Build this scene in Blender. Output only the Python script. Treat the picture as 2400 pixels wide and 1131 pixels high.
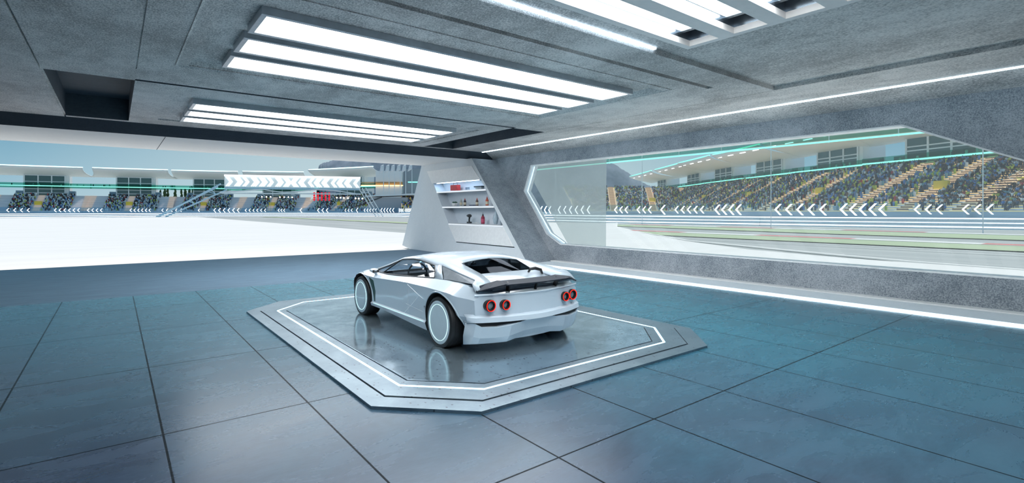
import bpy, bmesh, math, random
from mathutils import Vector, Matrix
from mathutils.geometry import tessellate_polygon
from mathutils.bvhtree import BVHTree
random.seed(7)
PI = math.pi
S = bpy.context.scene
COL = S.collection
for o in list(bpy.data.objects): bpy.data.objects.remove(o)

# ------------------------------------------------------------------ camera
FPX, YAW = 1198.0, math.atan(932 / 1198.0)
cam = bpy.data.cameras.new('camera'); co = bpy.data.objects.new('camera', cam); COL.objects.link(co)
cam.sensor_fit = 'HORIZONTAL'; cam.sensor_width = 36.0
cam.lens = 36.0 * FPX / 2400.0
cam.shift_y = -(565.5 - 493.5) / 2400.0
cam.clip_end = 6000; cam.clip_start = 0.05
co.location = (0, 0, 1.8); co.rotation_euler = (PI / 2, 0, -YAW)
S.camera = co
# ------------------------------------------------------------------ colour
S.view_settings.view_transform = 'Standard'; S.view_settings.look = 'None'
S.view_settings.exposure = 0.10; S.view_settings.gamma = 1.0
S.view_settings.use_curve_mapping = False
# ------------------------------------------------------------------ sky
w = bpy.data.worlds.new('sky'); S.world = w; w.use_nodes = True
nt = w.node_tree; nt.nodes.clear()
wo = nt.nodes.new('ShaderNodeOutputWorld'); bg = nt.nodes.new('ShaderNodeBackground')
tc = nt.nodes.new('ShaderNodeTexCoord'); sx = nt.nodes.new('ShaderNodeSeparateXYZ')
cr = nt.nodes.new('ShaderNodeValToRGB')
nt.links.new(tc.outputs['Generated'], sx.inputs[0]); nt.links.new(sx.outputs['Z'], cr.inputs[0])
e = cr.color_ramp.elements
e[0].position = 0.0; e[0].color = (0.38, 0.55, 0.63, 1)
e[1].position = 1.0; e[1].color = (0.07, 0.19, 0.34, 1)
for p, c in ((0.06, (0.27, 0.46, 0.57)), (0.13, (0.15, 0.34, 0.47)), (0.35, (0.13, 0.30, 0.46))):
    q = e.new(p); q.color = (*c, 1)
# haze thickens towards the far straight of the circuit
dp = nt.nodes.new('ShaderNodeVectorMath'); dp.operation = 'DOT_PRODUCT'; dp.inputs[1].default_value = (0.50, 0.866, 0)
nt.links.new(tc.outputs['Generated'], dp.inputs[0])
mr = nt.nodes.new('ShaderNodeMapRange'); mr.inputs[1].default_value = 0.80; mr.inputs[2].default_value = 1.0
mr.inputs[3].default_value = 0.0; mr.inputs[4].default_value = 0.75; nt.links.new(dp.outputs['Value'], mr.inputs[0])
mx = nt.nodes.new('ShaderNodeMix'); mx.data_type = 'RGBA'; mx.inputs[7].default_value = (0.58, 0.69, 0.71, 1)
nt.links.new(mr.outputs[0], mx.inputs[0]); nt.links.new(cr.outputs[0], mx.inputs[6])
nt.links.new(mx.outputs[2], bg.inputs[0]); bg.inputs[1].default_value = 1.0
nt.links.new(bg.outputs[0], wo.inputs[0])
# ------------------------------------------------------------------ sun
sd = bpy.data.lights.new('sun', 'SUN'); sd.energy = 3.3; sd.angle = math.radians(0.6); sd.color = (1.0, 0.94, 0.865)
so = bpy.data.objects.new('sun', sd); COL.objects.link(so)
so.rotation_euler = Vector((0.28, 0.25, 1.0)).to_track_quat('Z', 'Y').to_euler(); so.location = (60, 60, 90)
# lamp strengths (all of these are visible luminous surfaces built below)
E_PANEL, E_GRID, E_STRIP, E_TEAL = 8.0, 7.0, 8.0, 1.7

# ================================================================== helpers
def tag(o, label=None, cat=None, group=None, kind=None):
    if label: o['label'] = label
    if cat: o['category'] = cat
    if group: o['group'] = group
    if kind: o['kind'] = kind
    return o
def empty(name, loc=(0, 0, 0), rz=0.0, parent=None):
    o = bpy.data.objects.new(name, None); COL.objects.link(o); o.location = loc; o.rotation_euler = (0, 0, rz)
    o.empty_display_size = 0.1
    if parent: o.parent = parent
    return o
def thing(name, label, cat, loc=(0, 0, 0), rz=0.0, group=None):
    return tag(empty(name, loc, rz), label, cat, group)

class MB:
    def __init__(s): s.v = []; s.f = []; s.m = []; s.mi = 0
    def add(s, vs, fs, mi=None):
        b = len(s.v); s.v += [tuple(v) for v in vs]; s.f += [tuple(i + b for i in f) for f in fs]
        s.m += [s.mi if mi is None else mi] * len(fs); return s
    def box(s, x0, x1, y0, y1, z0, z1, mi=None):
        return s.add([(x0,y0,z0),(x1,y0,z0),(x1,y1,z0),(x0,y1,z0),(x0,y0,z1),(x1,y0,z1),(x1,y1,z1),(x0,y1,z1)],
                     [(0,3,2,1),(4,5,6,7),(0,1,5,4),(1,2,6,5),(2,3,7,6),(3,0,4,7)], mi)
    def quad(s, a, b, c, d, mi=None): return s.add([a, b, c, d], [(0, 1, 2, 3)], mi)
    def hexa(s, a, b, mi=None):   # two matching loops
        n = len(a); f = [tuple(range(n))[::-1], tuple(range(n, 2 * n))]
        for i in range(n):
            j = (i + 1) % n; f.append((i, j, n + j, n + i))
        return s.add(list(a) + list(b), f, mi)
    def bar(s, p, q, wd, ht=None, up=(0, 0, 1), mi=None):
        ht = ht or wd; p = Vector(p); q = Vector(q); d = (q - p).normalized(); u = Vector(up)
        r = d.cross(u)
        if r.length < 1e-4: r = d.cross(Vector((1, 0, 0)))
        r.normalize(); u = r.cross(d).normalized()
        c = [r * wd / 2 * a + u * ht / 2 * b for a, b in ((-1, -1), (1, -1), (1, 1), (-1, 1))]
        return s.hexa([p + k for k in c], [q + k for k in c], mi)
    def tube(s, p, q, r, n=10, r2=None, mi=None):
        p = Vector(p); q = Vector(q); d = (q - p).normalized(); a = d.orthogonal().normalized(); b = d.cross(a)
        r2 = r if r2 is None else r2
        A = [p + (a * math.cos(2*PI*k/n) + b * math.sin(2*PI*k/n)) * r for k in range(n)]
        B = [q + (a * math.cos(2*PI*k/n) + b * math.sin(2*PI*k/n)) * r2 for k in range(n)]
        return s.hexa(A, B, mi)
    def lathe(s, prof, c=(0, 0, 0), axis='Z', n=24, mi=None, closed=False):
        vs = []; fs = []; m = len(prof)
        for k in range(n):
            a = 2 * PI * k / n; ca, sa = math.cos(a), math.sin(a)
            for r, h in prof:
                if axis == 'Z': vs.append((c[0] + r*ca, c[1] + r*sa, c[2] + h))
                elif axis == 'X': vs.append((c[0] + h, c[1] + r*ca, c[2] + r*sa))
                else: vs.append((c[0] + r*ca, c[1] + h, c[2] + r*sa))
        for k in range(n):
            k2 = (k + 1) % n
            for i in range(m if closed else m - 1):
                j = (i + 1) % m
                fs.append((k*m + i, k2*m + i, k2*m + j, k*m + j))
        return s.add(vs, fs, mi)
    def pipe(s, pts, r, n=8, mi=None):
        pts = [Vector(p) for p in pts]; m = len(pts); vs = []; fs = []
        ref = None
        for i, p in enumerate(pts):
            d = (pts[min(i+1, m-1)] - pts[max(i-1, 0)]).normalized()
            a = d.orthogonal().normalized() if ref is None else (ref - d * ref.dot(d)).normalized()
            ref = a; b = d.cross(a)
            rr = r[i] if isinstance(r, (list, tuple)) else r
            vs += [p + (a*math.cos(2*PI*k/n) + b*math.sin(2*PI*k/n)) * rr for k in range(n)]
        for i in range(m - 1):
            for k in range(n):
                k2 = (k+1) % n; fs.append((i*n+k, i*n+k2, (i+1)*n+k2, (i+1)*n+k))
        fs.append(tuple(range(n))[::-1]); fs.append(tuple((m-1)*n + k for k in range(n)))
        return s.add(vs, fs, mi)
    def grid(s, rows, mi=None, flip=False):
        R = len(rows); Cn = len(rows[0]); vs = [p for r in rows for p in r]
        fs = []
        for i in range(R - 1):
            for j in range(Cn - 1):
                q = (i*Cn+j, i*Cn+j+1, (i+1)*Cn+j+1, (i+1)*Cn+j)
                fs.append(q[::-1] if flip else q)
        return s.add(vs, fs, mi)
    def build(s, name, mat, parent=None, smooth=None, recalc=True, bevel=0.0, seg=2, solid=0.0, weld=0.0):
        me = bpy.data.meshes.new(name); me.from_pydata([tuple(v) for v in s.v], [], s.f)
        mats = mat if isinstance(mat, (list, tuple)) else [mat]
        for m in mats: me.materials.append(m)
        if len(mats) > 1: me.polygons.foreach_set('material_index', s.m)
        if recalc or weld or smooth is not None:
            bm = bmesh.new(); bm.from_mesh(me)
            if weld: bmesh.ops.remove_doubles(bm, verts=bm.verts, dist=weld)
            if recalc: bmesh.ops.recalc_face_normals(bm, faces=bm.faces)
            if smooth is not None:
                for f in bm.faces: f.smooth = True
                for ed in bm.edges:
                    if len(ed.link_faces) == 2 and ed.calc_face_angle(0) > math.radians(smooth): ed.smooth = False
            bm.to_mesh(me); bm.free()
        me.update()
        o = bpy.data.objects.new(name, me); COL.objects.link(o)
        if parent: o.parent = parent
        if solid:
            md = o.modifiers.new('solid', 'SOLIDIFY'); md.thickness = solid; md.offset = -1
        if bevel:
            md = o.modifiers.new('bevel', 'BEVEL'); md.width = bevel; md.segments = seg; md.limit_method = 'ANGLE'
            md.angle_limit = math.radians(35); md.harden_normals = False
        return o
def holed(mb, outer, holes, fn, d0, d1, mi_front=0, mi_side=0, mi_hole=0):
    """plate with holes; outlines are 2-D, fn(a, b, d) maps to 3-D"""
    loops = [outer] + holes; flat = [p for l in loops for p in l]
    tri = tessellate_polygon([[Vector((p[0], p[1], 0)) for p in l] for l in loops])
    F = [fn(a, b, d0) for a, b in flat]; Bk = [fn(a, b, d1) for a, b in flat]; n = len(flat)
    mb.add(F + Bk, [tuple(t) for t in tri] + [tuple(i + n for i in t[::-1]) for t in tri], mi_front)
    off = 0
    for li, l in enumerate(loops):
        m = len(l)
        for i in range(m):
            j = (i + 1) % m
            mb.quad(F[off+i], F[off+j], Bk[off+j], Bk[off+i], mi_side if li == 0 else mi_hole)
        off += m
def interp(tab, x):
    if x <= tab[0][0]: return tab[0][1]
    if x >= tab[-1][0]: return tab[-1][1]
    for i in range(len(tab) - 1):
        if x <= tab[i+1][0]:
            x0, y0 = tab[i]; x1, y1 = tab[i+1]; h = x1 - x0
            def sl(k):
                if k <= 0 or k >= len(tab) - 1:
                    k2 = min(max(k, 0), len(tab) - 2); return (tab[k2+1][1] - tab[k2][1]) / (tab[k2+1][0] - tab[k2][0])
                a = (tab[k][1] - tab[k-1][1]) / (tab[k][0] - tab[k-1][0]); b = (tab[k+1][1] - tab[k][1]) / (tab[k+1][0] - tab[k][0])
                return 0 if a * b <= 0 else 2 * a * b / (a + b)
            m0, m1 = sl(i), sl(i+1); t = (x - x0) / h
            return (2*t**3 - 3*t**2 + 1)*y0 + (t**3 - 2*t**2 + t)*h*m0 + (-2*t**3 + 3*t**2)*y1 + (t**3 - t**2)*h*m1
def proj(p):
    s_, c_ = math.sin(YAW), math.cos(YAW)
    Zc = p[0]*s_ + p[1]*c_; Xc = p[0]*c_ - p[1]*s_
    return (1200 + FPX*Xc/Zc, 493.5 - FPX*(p[2]-1.8)/Zc, Zc)

# ================================================================== materials
MATS = {}
class NG:
    def __init__(s, name):
        s.m = bpy.data.materials.new(name); s.m.use_nodes = True; s.t = s.m.node_tree
        s.b = s.t.nodes['Principled BSDF']; s.out = s.t.nodes['Material Output']
    def n(s, typ, **kw):
        nd = s.t.nodes.new(typ)
        for k, v in kw.items():
            if k == 'inp':
                for a, b in v.items():
                    if hasattr(b, 'is_linked'): s.t.links.new(b, nd.inputs[a])
                    else: nd.inputs[a].default_value = b
            else: setattr(nd, k, v)
        return nd
    def link(s, a, b): s.t.links.new(a, b)
    def pos(s): return s.n('ShaderNodeNewGeometry').outputs['Position']
    def obj(s): return s.n('ShaderNodeTexCoord').outputs['Object']
    def mapv(s, v, scale): return s.n('ShaderNodeMapping', inp={'Vector': v, 'Scale': scale}).outputs[0]
    def noise(s, v, sc, det=4, rough=.55, dist=0.0):
        return s.n('ShaderNodeTexNoise', inp={'Vector': v, 'Scale': sc, 'Detail': det, 'Roughness': rough, 'Distortion': dist}).outputs[0]
    def ramp(s, f, stops):
        r = s.n('ShaderNodeValToRGB', inp={0: f}); e = r.color_ramp.elements
        e[0].position = stops[0][0]; e[0].color = (*stops[0][1], 1); e[1].position = stops[-1][0]; e[1].color = (*stops[-1][1], 1)
        for p, c in stops[1:-1]:
            q = e.new(p); q.color = (*c, 1)
        return r.outputs[0]
    def math(s, op, a, b=0.0, c=None, clamp=False):
        i = {0: a, 1: b}
        if c is not None: i[2] = c
        return s.n('ShaderNodeMath', operation=op, use_clamp=clamp, inp=i).outputs[0]
    def mix(s, f, a, b, mode='MIX'):
        def cc(x): return (*x, 1) if isinstance(x, tuple) and len(x) == 3 else x
        return s.n('ShaderNodeMix', data_type='RGBA', blend_type=mode, inp={0: f, 6: cc(a), 7: cc(b)}).outputs[2]
    def bump(s, h, st=.3, dist=.01):
        return s.n('ShaderNodeBump', inp={'Height': h, 'Strength': st, 'Distance': dist}).outputs[0]
    def xyz(s, v):
        x = s.n('ShaderNodeSeparateXYZ', inp={0: v}); return x.outputs
def plain(name, col, rough=.5, metal=0.0, coat=0.0, vary=.06, emis=None, es=0.0, spec=.5):
    g = NG(name); nz = g.noise(g.obj(), 9.0, 3)
    lo = tuple(c*(1-vary) for c in col); hi = tuple(min(1, c*(1+vary)) for c in col)
    g.link(g.ramp(nz, [(.35, lo), (.65, hi)]), g.b.inputs['Base Color'])
    g.b.inputs['Roughness'].default_value = rough; g.b.inputs['Metallic'].default_value = metal
    g.b.inputs['Coat Weight'].default_value = coat; g.b.inputs['Coat Roughness'].default_value = .05
    g.b.inputs['Specular IOR Level'].default_value = spec
    if emis:
        g.b.inputs['Emission Color'].default_value = (*emis, 1); g.b.inputs['Emission Strength'].default_value = es
    return g.m
def glow(name, col, st):
    g = NG(name); em = g.n('ShaderNodeEmission', inp={0: (*col, 1), 1: st}); g.link(em.outputs[0], g.out.inputs[0]); return g.m
def concrete(name, dark, light, fine=55, rough=.7, contrast=1.0, stretch=(1, 1, 1), bump=.35, spec=.4, wts=(.55, .30, .55)):
    g = NG(name); p = g.mapv(g.pos(), stretch)
    big = g.noise(p, .55, 6, .62, .6); mid = g.noise(p, 4.0, 5, .7, .3); fi = g.noise(p, fine, 3, .75)
    k = g.math('MULTIPLY_ADD', big, wts[0], g.math('MULTIPLY_ADD', mid, wts[1], g.math('MULTIPLY', fi, wts[2])))
    a = .70 - .16 / contrast; b = .70 + .13 / contrast
    g.link(g.ramp(k, [(a, dark), (b, light)]), g.b.inputs['Base Color'])
    g.b.inputs['Roughness'].default_value = rough; g.b.inputs['Specular IOR Level'].default_value = spec
    g.link(g.bump(k, bump, .006), g.b.inputs['Normal']); return g.m
def glassy(name, tint=(1, 1, 1), ior=1.5, rough=0.0, refl=(1, 1, 1)):
    g = NG(name)
    bf = g.n('ShaderNodeNewGeometry').outputs['Backfacing']
    fr = g.n('ShaderNodeFresnel', inp={'IOR': g.math('MULTIPLY_ADD', bf, 1/ior - ior, ior)}); tr = g.n('ShaderNodeBsdfTransparent', inp={0: (*tint, 1)})
    gl = g.n('ShaderNodeBsdfGlossy', inp={'Color': (*refl, 1), 'Roughness': rough}); mxs = g.n('ShaderNodeMixShader')
    g.link(fr.outputs[0], mxs.inputs[0]); g.link(tr.outputs[0], mxs.inputs[1]); g.link(gl.outputs[0], mxs.inputs[2])
    g.link(mxs.outputs[0], g.out.inputs[0]); return g.m

M_CEIL = concrete('ceiling_concrete', (.37, .35, .335), (.90, .85, .81), fine=46, contrast=1.5, stretch=(1, .55, 1), wts=(.45, .25, .70))
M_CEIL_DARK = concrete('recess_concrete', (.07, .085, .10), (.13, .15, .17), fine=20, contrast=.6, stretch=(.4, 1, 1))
M_WALL = concrete('wall_concrete', (.15, .18, .21), (.46, .49, .525), fine=42, contrast=1.2, bump=.4, wts=(.40, .20, .80))
M_PALE = concrete('pale_concrete', (.72, .725, .72), (.86, .86, .85), fine=24, contrast=.5, stretch=(.5, 1, 1), bump=.1)
M_SHELFWALL = concrete('shelf_wall_concrete', (.68, .73, .76), (.82, .86, .88), fine=24, contrast=.5, bump=.12)
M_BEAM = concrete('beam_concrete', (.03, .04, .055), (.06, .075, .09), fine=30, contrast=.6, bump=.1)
M_WHITE = plain('white_paint', (.82, .83, .83), .35)
M_PANELW = plain('white_wall_panel', (.93, .93, .92), .5, vary=.03)
M_FRAME = plain('lamp_frame_metal', (.50, .53, .56), .35, .5)
M_GREYMET = plain('grey_metal', (.45, .48, .50), .4, .3)
M_BLACK = plain('black_metal', (.012, .013, .015), .35)
M_RUBBER = plain('tyre_rubber', (.014, .015, .017), .5)
M_LIGHT = glow('ceiling_panel_glow', (.93, .965, 1.0), E_PANEL)
M_GRIDLIGHT = glow('grid_panel_glow', (.90, .97, 1.0), E_GRID)
M_LED = glow('led_strip_glow', (.66, .86, 1.0), E_STRIP)
M_LEDPL = glow('platform_led_glow', (.45, .80, 1.0), 5.0)
M_LEDW = glow('led_white_glow', (.80, .92, 1.0), 6.0)
M_LEDSOFT = glow('led_soft_glow', (.50, .78, 1.0), 2.0)
M_TEAL = glow('teal_led_glow', (.22, .88, .68), E_TEAL)
M_CHEV = glow('chevron_glow', (.86, .94, 1.0), 3.0)
M_WARM = glow('warm_led_glow', (1.0, .68, .33), 2.0)
M_STEP = glow('step_light_glow', (1.0, .72, .45), 1.5)
M_RED = glow('red_lamp_glow', (1.0, .03, .06), .8)
M_TAIL = glow('tail_light_glow', (1.0, .02, .008), 2.0)
M_SPOT = glow('floodlight_glow', (1.0, .93, .76), 5.0)
M_PANE = glassy('window_glass', (.93, .965, .955), 1.13)
def haze_veil():  # pale outdoor haze is mixed into the pane material as milky white
    t = M_PANE.node_tree; out = t.nodes['Material Output']; src = out.inputs[0].links[0].from_socket
    tl = t.nodes.new('ShaderNodeBsdfTranslucent'); tl.inputs[0].default_value = (.85, .93, .92, 1); mxx = t.nodes.new('ShaderNodeMixShader'); mxx.inputs[0].default_value = .13
    t.links.new(src, mxx.inputs[1]); t.links.new(tl.outputs[0], mxx.inputs[2]); t.links.new(mxx.outputs[0], out.inputs[0])
haze_veil()
M_TEALGLASS = glassy('teal_glass', (.42, .72, .64), 1.35, 0.05, (.5, .9, .8))
M_FENCEGLASS = glassy('fence_glass', (.72, .86, .95), 1.3)
M_CARGLASS = glassy('car_glass', (.55, .62, .68), 1.5)
M_DARKGLASS = glassy('dark_glass', (.10, .11, .12), 1.25, 0.0, (.18, .20, .23))

def floor_mat():
    g = NG('slate_tiles'); P = g.pos(); X, Y, Zz = g.xyz(P)
    big = g.noise(P, .35, 5, .6, .8); mid = g.noise(g.mapv(P, (.7, 1.7, 1)), 1.9, 5, .60, .7); fi = g.noise(g.mapv(P, (2, 7, 1)), 6, 3, .55)
    k = g.math('MULTIPLY_ADD', mid, .6, g.math('MULTIPLY_ADD', fi, .15, .125))
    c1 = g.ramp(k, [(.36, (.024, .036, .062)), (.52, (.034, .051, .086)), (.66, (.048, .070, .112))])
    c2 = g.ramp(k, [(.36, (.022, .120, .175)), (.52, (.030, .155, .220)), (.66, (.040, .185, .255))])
    # each slab has its own cast; teal light painted in towards window and opening
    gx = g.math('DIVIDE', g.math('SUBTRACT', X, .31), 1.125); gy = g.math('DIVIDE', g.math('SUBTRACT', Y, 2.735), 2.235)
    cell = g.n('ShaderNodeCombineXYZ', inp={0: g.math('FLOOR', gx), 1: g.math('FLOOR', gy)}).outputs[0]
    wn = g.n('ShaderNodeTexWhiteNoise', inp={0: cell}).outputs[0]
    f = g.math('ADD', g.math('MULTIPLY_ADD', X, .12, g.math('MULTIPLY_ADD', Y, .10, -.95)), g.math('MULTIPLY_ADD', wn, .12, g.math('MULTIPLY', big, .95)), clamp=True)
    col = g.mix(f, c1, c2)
    def line(t, wd):
        a = g.math('FRACT', t); d = g.math('MINIMUM', a, g.math('SUBTRACT', 1.0, a)); return g.math('LESS_THAN', d, wd)
    ln = g.math('MAXIMUM', line(gx, .0070), line(gy, .0035))
    g.link(g.mix(ln, col, (.008, .012, .016)), g.b.inputs['Base Color'])
    rg = g.math('MULTIPLY_ADD', mid, .12, .21, clamp=True)
    g.link(rg, g.b.inputs['Roughness']); g.link(g.math('MULTIPLY_ADD', ln, -.45, .48), g.b.inputs['Specular IOR Level']); g.b.inputs['Specular Tint'].default_value = (.72, .90, 1.0, 1)
    h = g.math('SUBTRACT', g.math('MULTIPLY', k, .02), g.math('MULTIPLY', ln, 1.0))
    g.link(g.bump(h, .20, .005), g.b.inputs['Normal']); return g.m
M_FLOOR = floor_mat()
def slab_mat():  # blue roof shade is painted into this stretch of apron
    g = NG('shade_tinted_slab'); P = g.mapv(g.pos(), (.35, 1.6, 1)); k = g.noise(P, 3.5, 7, .7, .5)
    g.link(g.ramp(k, [(.35, (.085, .15, .215)), (.65, (.13, .215, .30))]), g.b.inputs['Base Color'])
    g.b.inputs['Roughness'].default_value = .45; g.link(g.bump(k, .2, .005), g.b.inputs['Normal']); return g.m
M_SLAB = slab_mat()
def plate_mat(nm='pitted_metal_plate', r0=.04, kk=1.0):
    g = NG(nm); P = g.pos()
    v = g.n('ShaderNodeTexVoronoi', inp={'Vector': g.mapv(P, (1.25, .8, 1)), 'Scale': 13.0, 'Randomness': 1.0}).outputs['Distance']
    nz = g.noise(P, 38, 3, .6); pit = g.math('LESS_THAN', g.math('MULTIPLY_ADD', nz, .30, v), .30)
    sel = g.noise(P, 2.6, 2); pit = g.math('MULTIPLY', pit, g.math('GREATER_THAN', sel, .44))
    sc = g.noise(P, 2.0, 5, .7, .4)
    col = g.ramp(sc, [(.35, (.29*kk, .38*kk, .45*kk)), (.65, (.44*kk, .55*kk, .62*kk))])
    g.link(g.mix(pit, col, (.12, .135, .15)), g.b.inputs['Base Color'])
    g.b.inputs['Metallic'].default_value = .80; g.b.inputs['Specular IOR Level'].default_value = .7
    g.link(g.math('MULTIPLY_ADD', sc, .20, r0), g.b.inputs['Roughness'])
    g.link(g.bump(g.math('SUBTRACT', g.math('MULTIPLY', nz, .12), pit), .25, .004), g.b.inputs['Normal']); return g.m
M_PLATE = plate_mat(); M_PLATER = plate_mat('brushed_rim_plate', .26, .68)
M_PLATEDK = plain('plate_edge', (.05, .055, .06), .4, .6)
def kerb_mat():
    g = NG('kerb_paint'); X, Y, Zz = g.xyz(g.pos()); a = g.math('FRACT', g.math('DIVIDE', Y, 13.0))
    c = g.mix(g.math('LESS_THAN', a, .5), (.80, .80, .78), (.62, .20, .18))
    g.link(c, g.b.inputs['Base Color']); g.b.inputs['Roughness'].default_value = .8; return g.m
M_KERB = kerb_mat()
def streaky(name, lo, hi, sc=(1, .05, 1), s=1.2, rough=.9):
    g = NG(name); k = g.noise(g.mapv(g.pos(), sc), s, 5, .6)
    g.link(g.ramp(k, [(.38, lo), (.62, hi)]), g.b.inputs['Base Color']); g.b.inputs['Roughness'].default_value = rough
    g.b.inputs['Specular IOR Level'].default_value = .2; return g.m
M_ASPHALT = streaky('asphalt', (.36, .385, .385), (.46, .48, .475))
M_GRASS = streaky('trackside_grass', (.38, .47, .30), (.48, .56, .38), s=2.0)
M_APRON = streaky('white_apron', (.75, .745, .73), (.79, .785, .775), sc=(.2, 1.5, 1), s=.5)
M_LINE = plain('line_paint', (.8, .8, .78), .8)
M_BARRIER = plain('barrier_concrete', (.58, .66, .72), .5)
M_SEAT = streaky('terrace_concrete', (.86, .82, .83), (.93, .90, .91), sc=(.2, .2, 3), s=.6)
M_SEATW = plain('terrace_nosing', (.62, .52, .38), .7)
M_BUILD = plain('white_building', (.80, .82, .82), .6, vary=.03)
M_CANOPY = plain('canopy_skin', (.88, .89, .88), .5, vary=.05)
M_SHED = plain('blue_grey_wall', (.20, .30, .38), .6)
M_TOWERGL = plain('tower_glazing', (.045, .11, .11), .15, spec=.8)
M_YELLOW = plain('yellow_board', (.85, .66, .08), .6)
M_BLUEMET = plain('light_blue_steel', (.42, .62, .74), .35, .2)
M_WHITEMET = plain('white_steel', (.78, .82, .84), .4)
M_HILL = streaky('wooded_hill', (.13, .18, .23), (.22, .27, .33), sc=(.02, .02, .02), s=1.5)
M_TREE = streaky('cypress_leaves', (.03, .075, .045), (.10, .14, .05), sc=(1, 1, .3), s=1.2)
M_TRUNK = plain('bark', (.12, .09, .06), .9)

# ================================================================== room shell
YC = 18.35
def ceiling():
    rects = [(-9.2, 12.6, -6.2, YC, 4.35), (-9.2, 11.04, -6.2, 5.14, 4.44),
             (-1.06, -1.03, 5.14, YC, 4.40), (.30, .32, 7.0, 11.4, 4.37),
             (-1.03, .32, 12.42, 18.1, 4.95), (9.70, 11.02, 12.44, 18.15, 4.95),
             (.32, 9.75, 12.30, 12.44, 4.55), (0.0, 9.80, 5.80, 5.93, 4.42),
             (1.04, 9.26, 6.62, 10.62, 4.43), (.96, 9.14, 13.42, 17.42, 4.38), (-.55, 7.10, -.60, 4.60, 4.95), (11.035, 11.06, 5.14, 12.44, 4.38)]
    xs = sorted({v for r in rects for v in r[:2]}); ys = sorted({v for r in rects for v in r[2:4]})
    def h(i, j):
        x = (xs[i] + xs[i+1]) / 2; y = (ys[j] + ys[j+1]) / 2; z = 4.35
        for r in rects:
            if r[0] <= x <= r[1] and r[2] <= y <= r[3]: z = r[4]
        return z
    H = [[h(i, j) for j in range(len(ys)-1)] for i in range(len(xs)-1)]
    mb = MB()
    for i in range(len(xs)-1):
        for j in range(len(ys)-1):
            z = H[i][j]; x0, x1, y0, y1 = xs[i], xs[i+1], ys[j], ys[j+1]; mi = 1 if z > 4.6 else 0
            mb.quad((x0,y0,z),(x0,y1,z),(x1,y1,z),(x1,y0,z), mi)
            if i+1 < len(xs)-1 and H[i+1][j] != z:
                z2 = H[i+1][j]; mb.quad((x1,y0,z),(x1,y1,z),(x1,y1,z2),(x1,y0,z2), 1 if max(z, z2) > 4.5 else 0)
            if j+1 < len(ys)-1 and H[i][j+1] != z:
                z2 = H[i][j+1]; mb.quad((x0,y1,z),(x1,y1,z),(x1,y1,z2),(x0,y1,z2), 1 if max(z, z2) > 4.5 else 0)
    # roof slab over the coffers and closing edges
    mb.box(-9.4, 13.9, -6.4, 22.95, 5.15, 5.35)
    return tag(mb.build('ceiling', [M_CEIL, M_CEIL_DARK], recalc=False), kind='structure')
ceiling()
def trim(name, mb, mat, **k): return tag(mb.build(name, mat, **k), kind='structure')
# bevelled border round the first light coffer
m = MB()
def bevel_ring(m, x0, x1, y0, y1, z0, z1, wd):
    o = [(x0, y0), (x1, y0), (x1, y1), (x0, y1)]; i = [(x0+wd, y0+wd), (x1-wd, y0+wd), (x1-wd, y1-wd), (x0+wd, y1-wd)]
    for k in range(4):
        a, b = o[k], o[(k+1) % 4]; c, d = i[(k+1) % 4], i[k]
        m.quad((*a, z0), (*b, z0), (*c, z1), (*d, z1)); m.quad((*a, z0), (*b, z0), (*b, z0+.05), (*a, z0+.05))
bevel_ring(m, .84, 9.26, 6.42, 10.70, 4.335, 4.43, .20); trim('trim_1', m, M_CEIL)
# sloping band from the ceiling light down to the window wall
m = MB(); m.hexa([(12.58, -6.2, 4.35), (12.80, -6.2, 4.355), (13.42, -6.2, 4.12), (13.6, -6.2, 4.9), (12.58, -6.2, 4.9)],
                 [(12.58, 18.8, 4.35), (12.80, 18.8, 4.355), (13.42, 18.8, 4.12), (13.6, 18.8, 4.9), (12.58, 18.8, 4.9)])
trim('trim_2', m, M_CEIL)
# beam over the drive-in opening: dark inner face, pale soffit
m = MB()
xa, xb = -9.4, 13.6
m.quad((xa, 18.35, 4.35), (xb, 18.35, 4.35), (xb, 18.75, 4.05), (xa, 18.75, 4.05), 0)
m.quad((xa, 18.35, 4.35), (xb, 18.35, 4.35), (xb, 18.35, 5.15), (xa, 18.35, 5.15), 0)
m.quad((xa, 18.75, 4.05), (xb, 18.75, 4.05), (xb, 22.9, 4.05), (xa, 22.9, 4.05), 1)
m.quad((xa, 22.9, 4.05), (xb, 22.9, 4.05), (xb, 22.95, 5.15), (xa, 22.95, 5.15), 1)
m.box(1.22, 1.24, 18.8, 22.9, 4.047, 4.052, 0)
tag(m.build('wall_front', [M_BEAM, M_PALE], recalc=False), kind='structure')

LX = .27
def wf(d): return lambda y, z, dd: (12.3 + LX*z + d + dd, y, z)
HOLE = [(15.83, 3.64), (15.94, 2.60), (14.07, .94), (13.24, .60), (1.2, .60), (.30, 2.09), (3.50, 3.64)]
m = MB(); holed(m, [(19.6, 4.2), (14.5, -.02), (-6.4, -.02), (-6.4, 4.2)], [HOLE], wf(0), 0, .36)
tag(m.build('wall_right', M_WALL), kind='structure')
m = MB(); m.box(-9.4, -9.2, -6.4, 19.0, 0, 5.2); tag(m.build('wall_left', M_WALL), kind='structure')
m = MB(); m.box(-9.2, 12.3, -6.4, -6.2, 0, 5.2); tag(m.build('wall_back', M_WALL), kind='structure')
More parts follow.
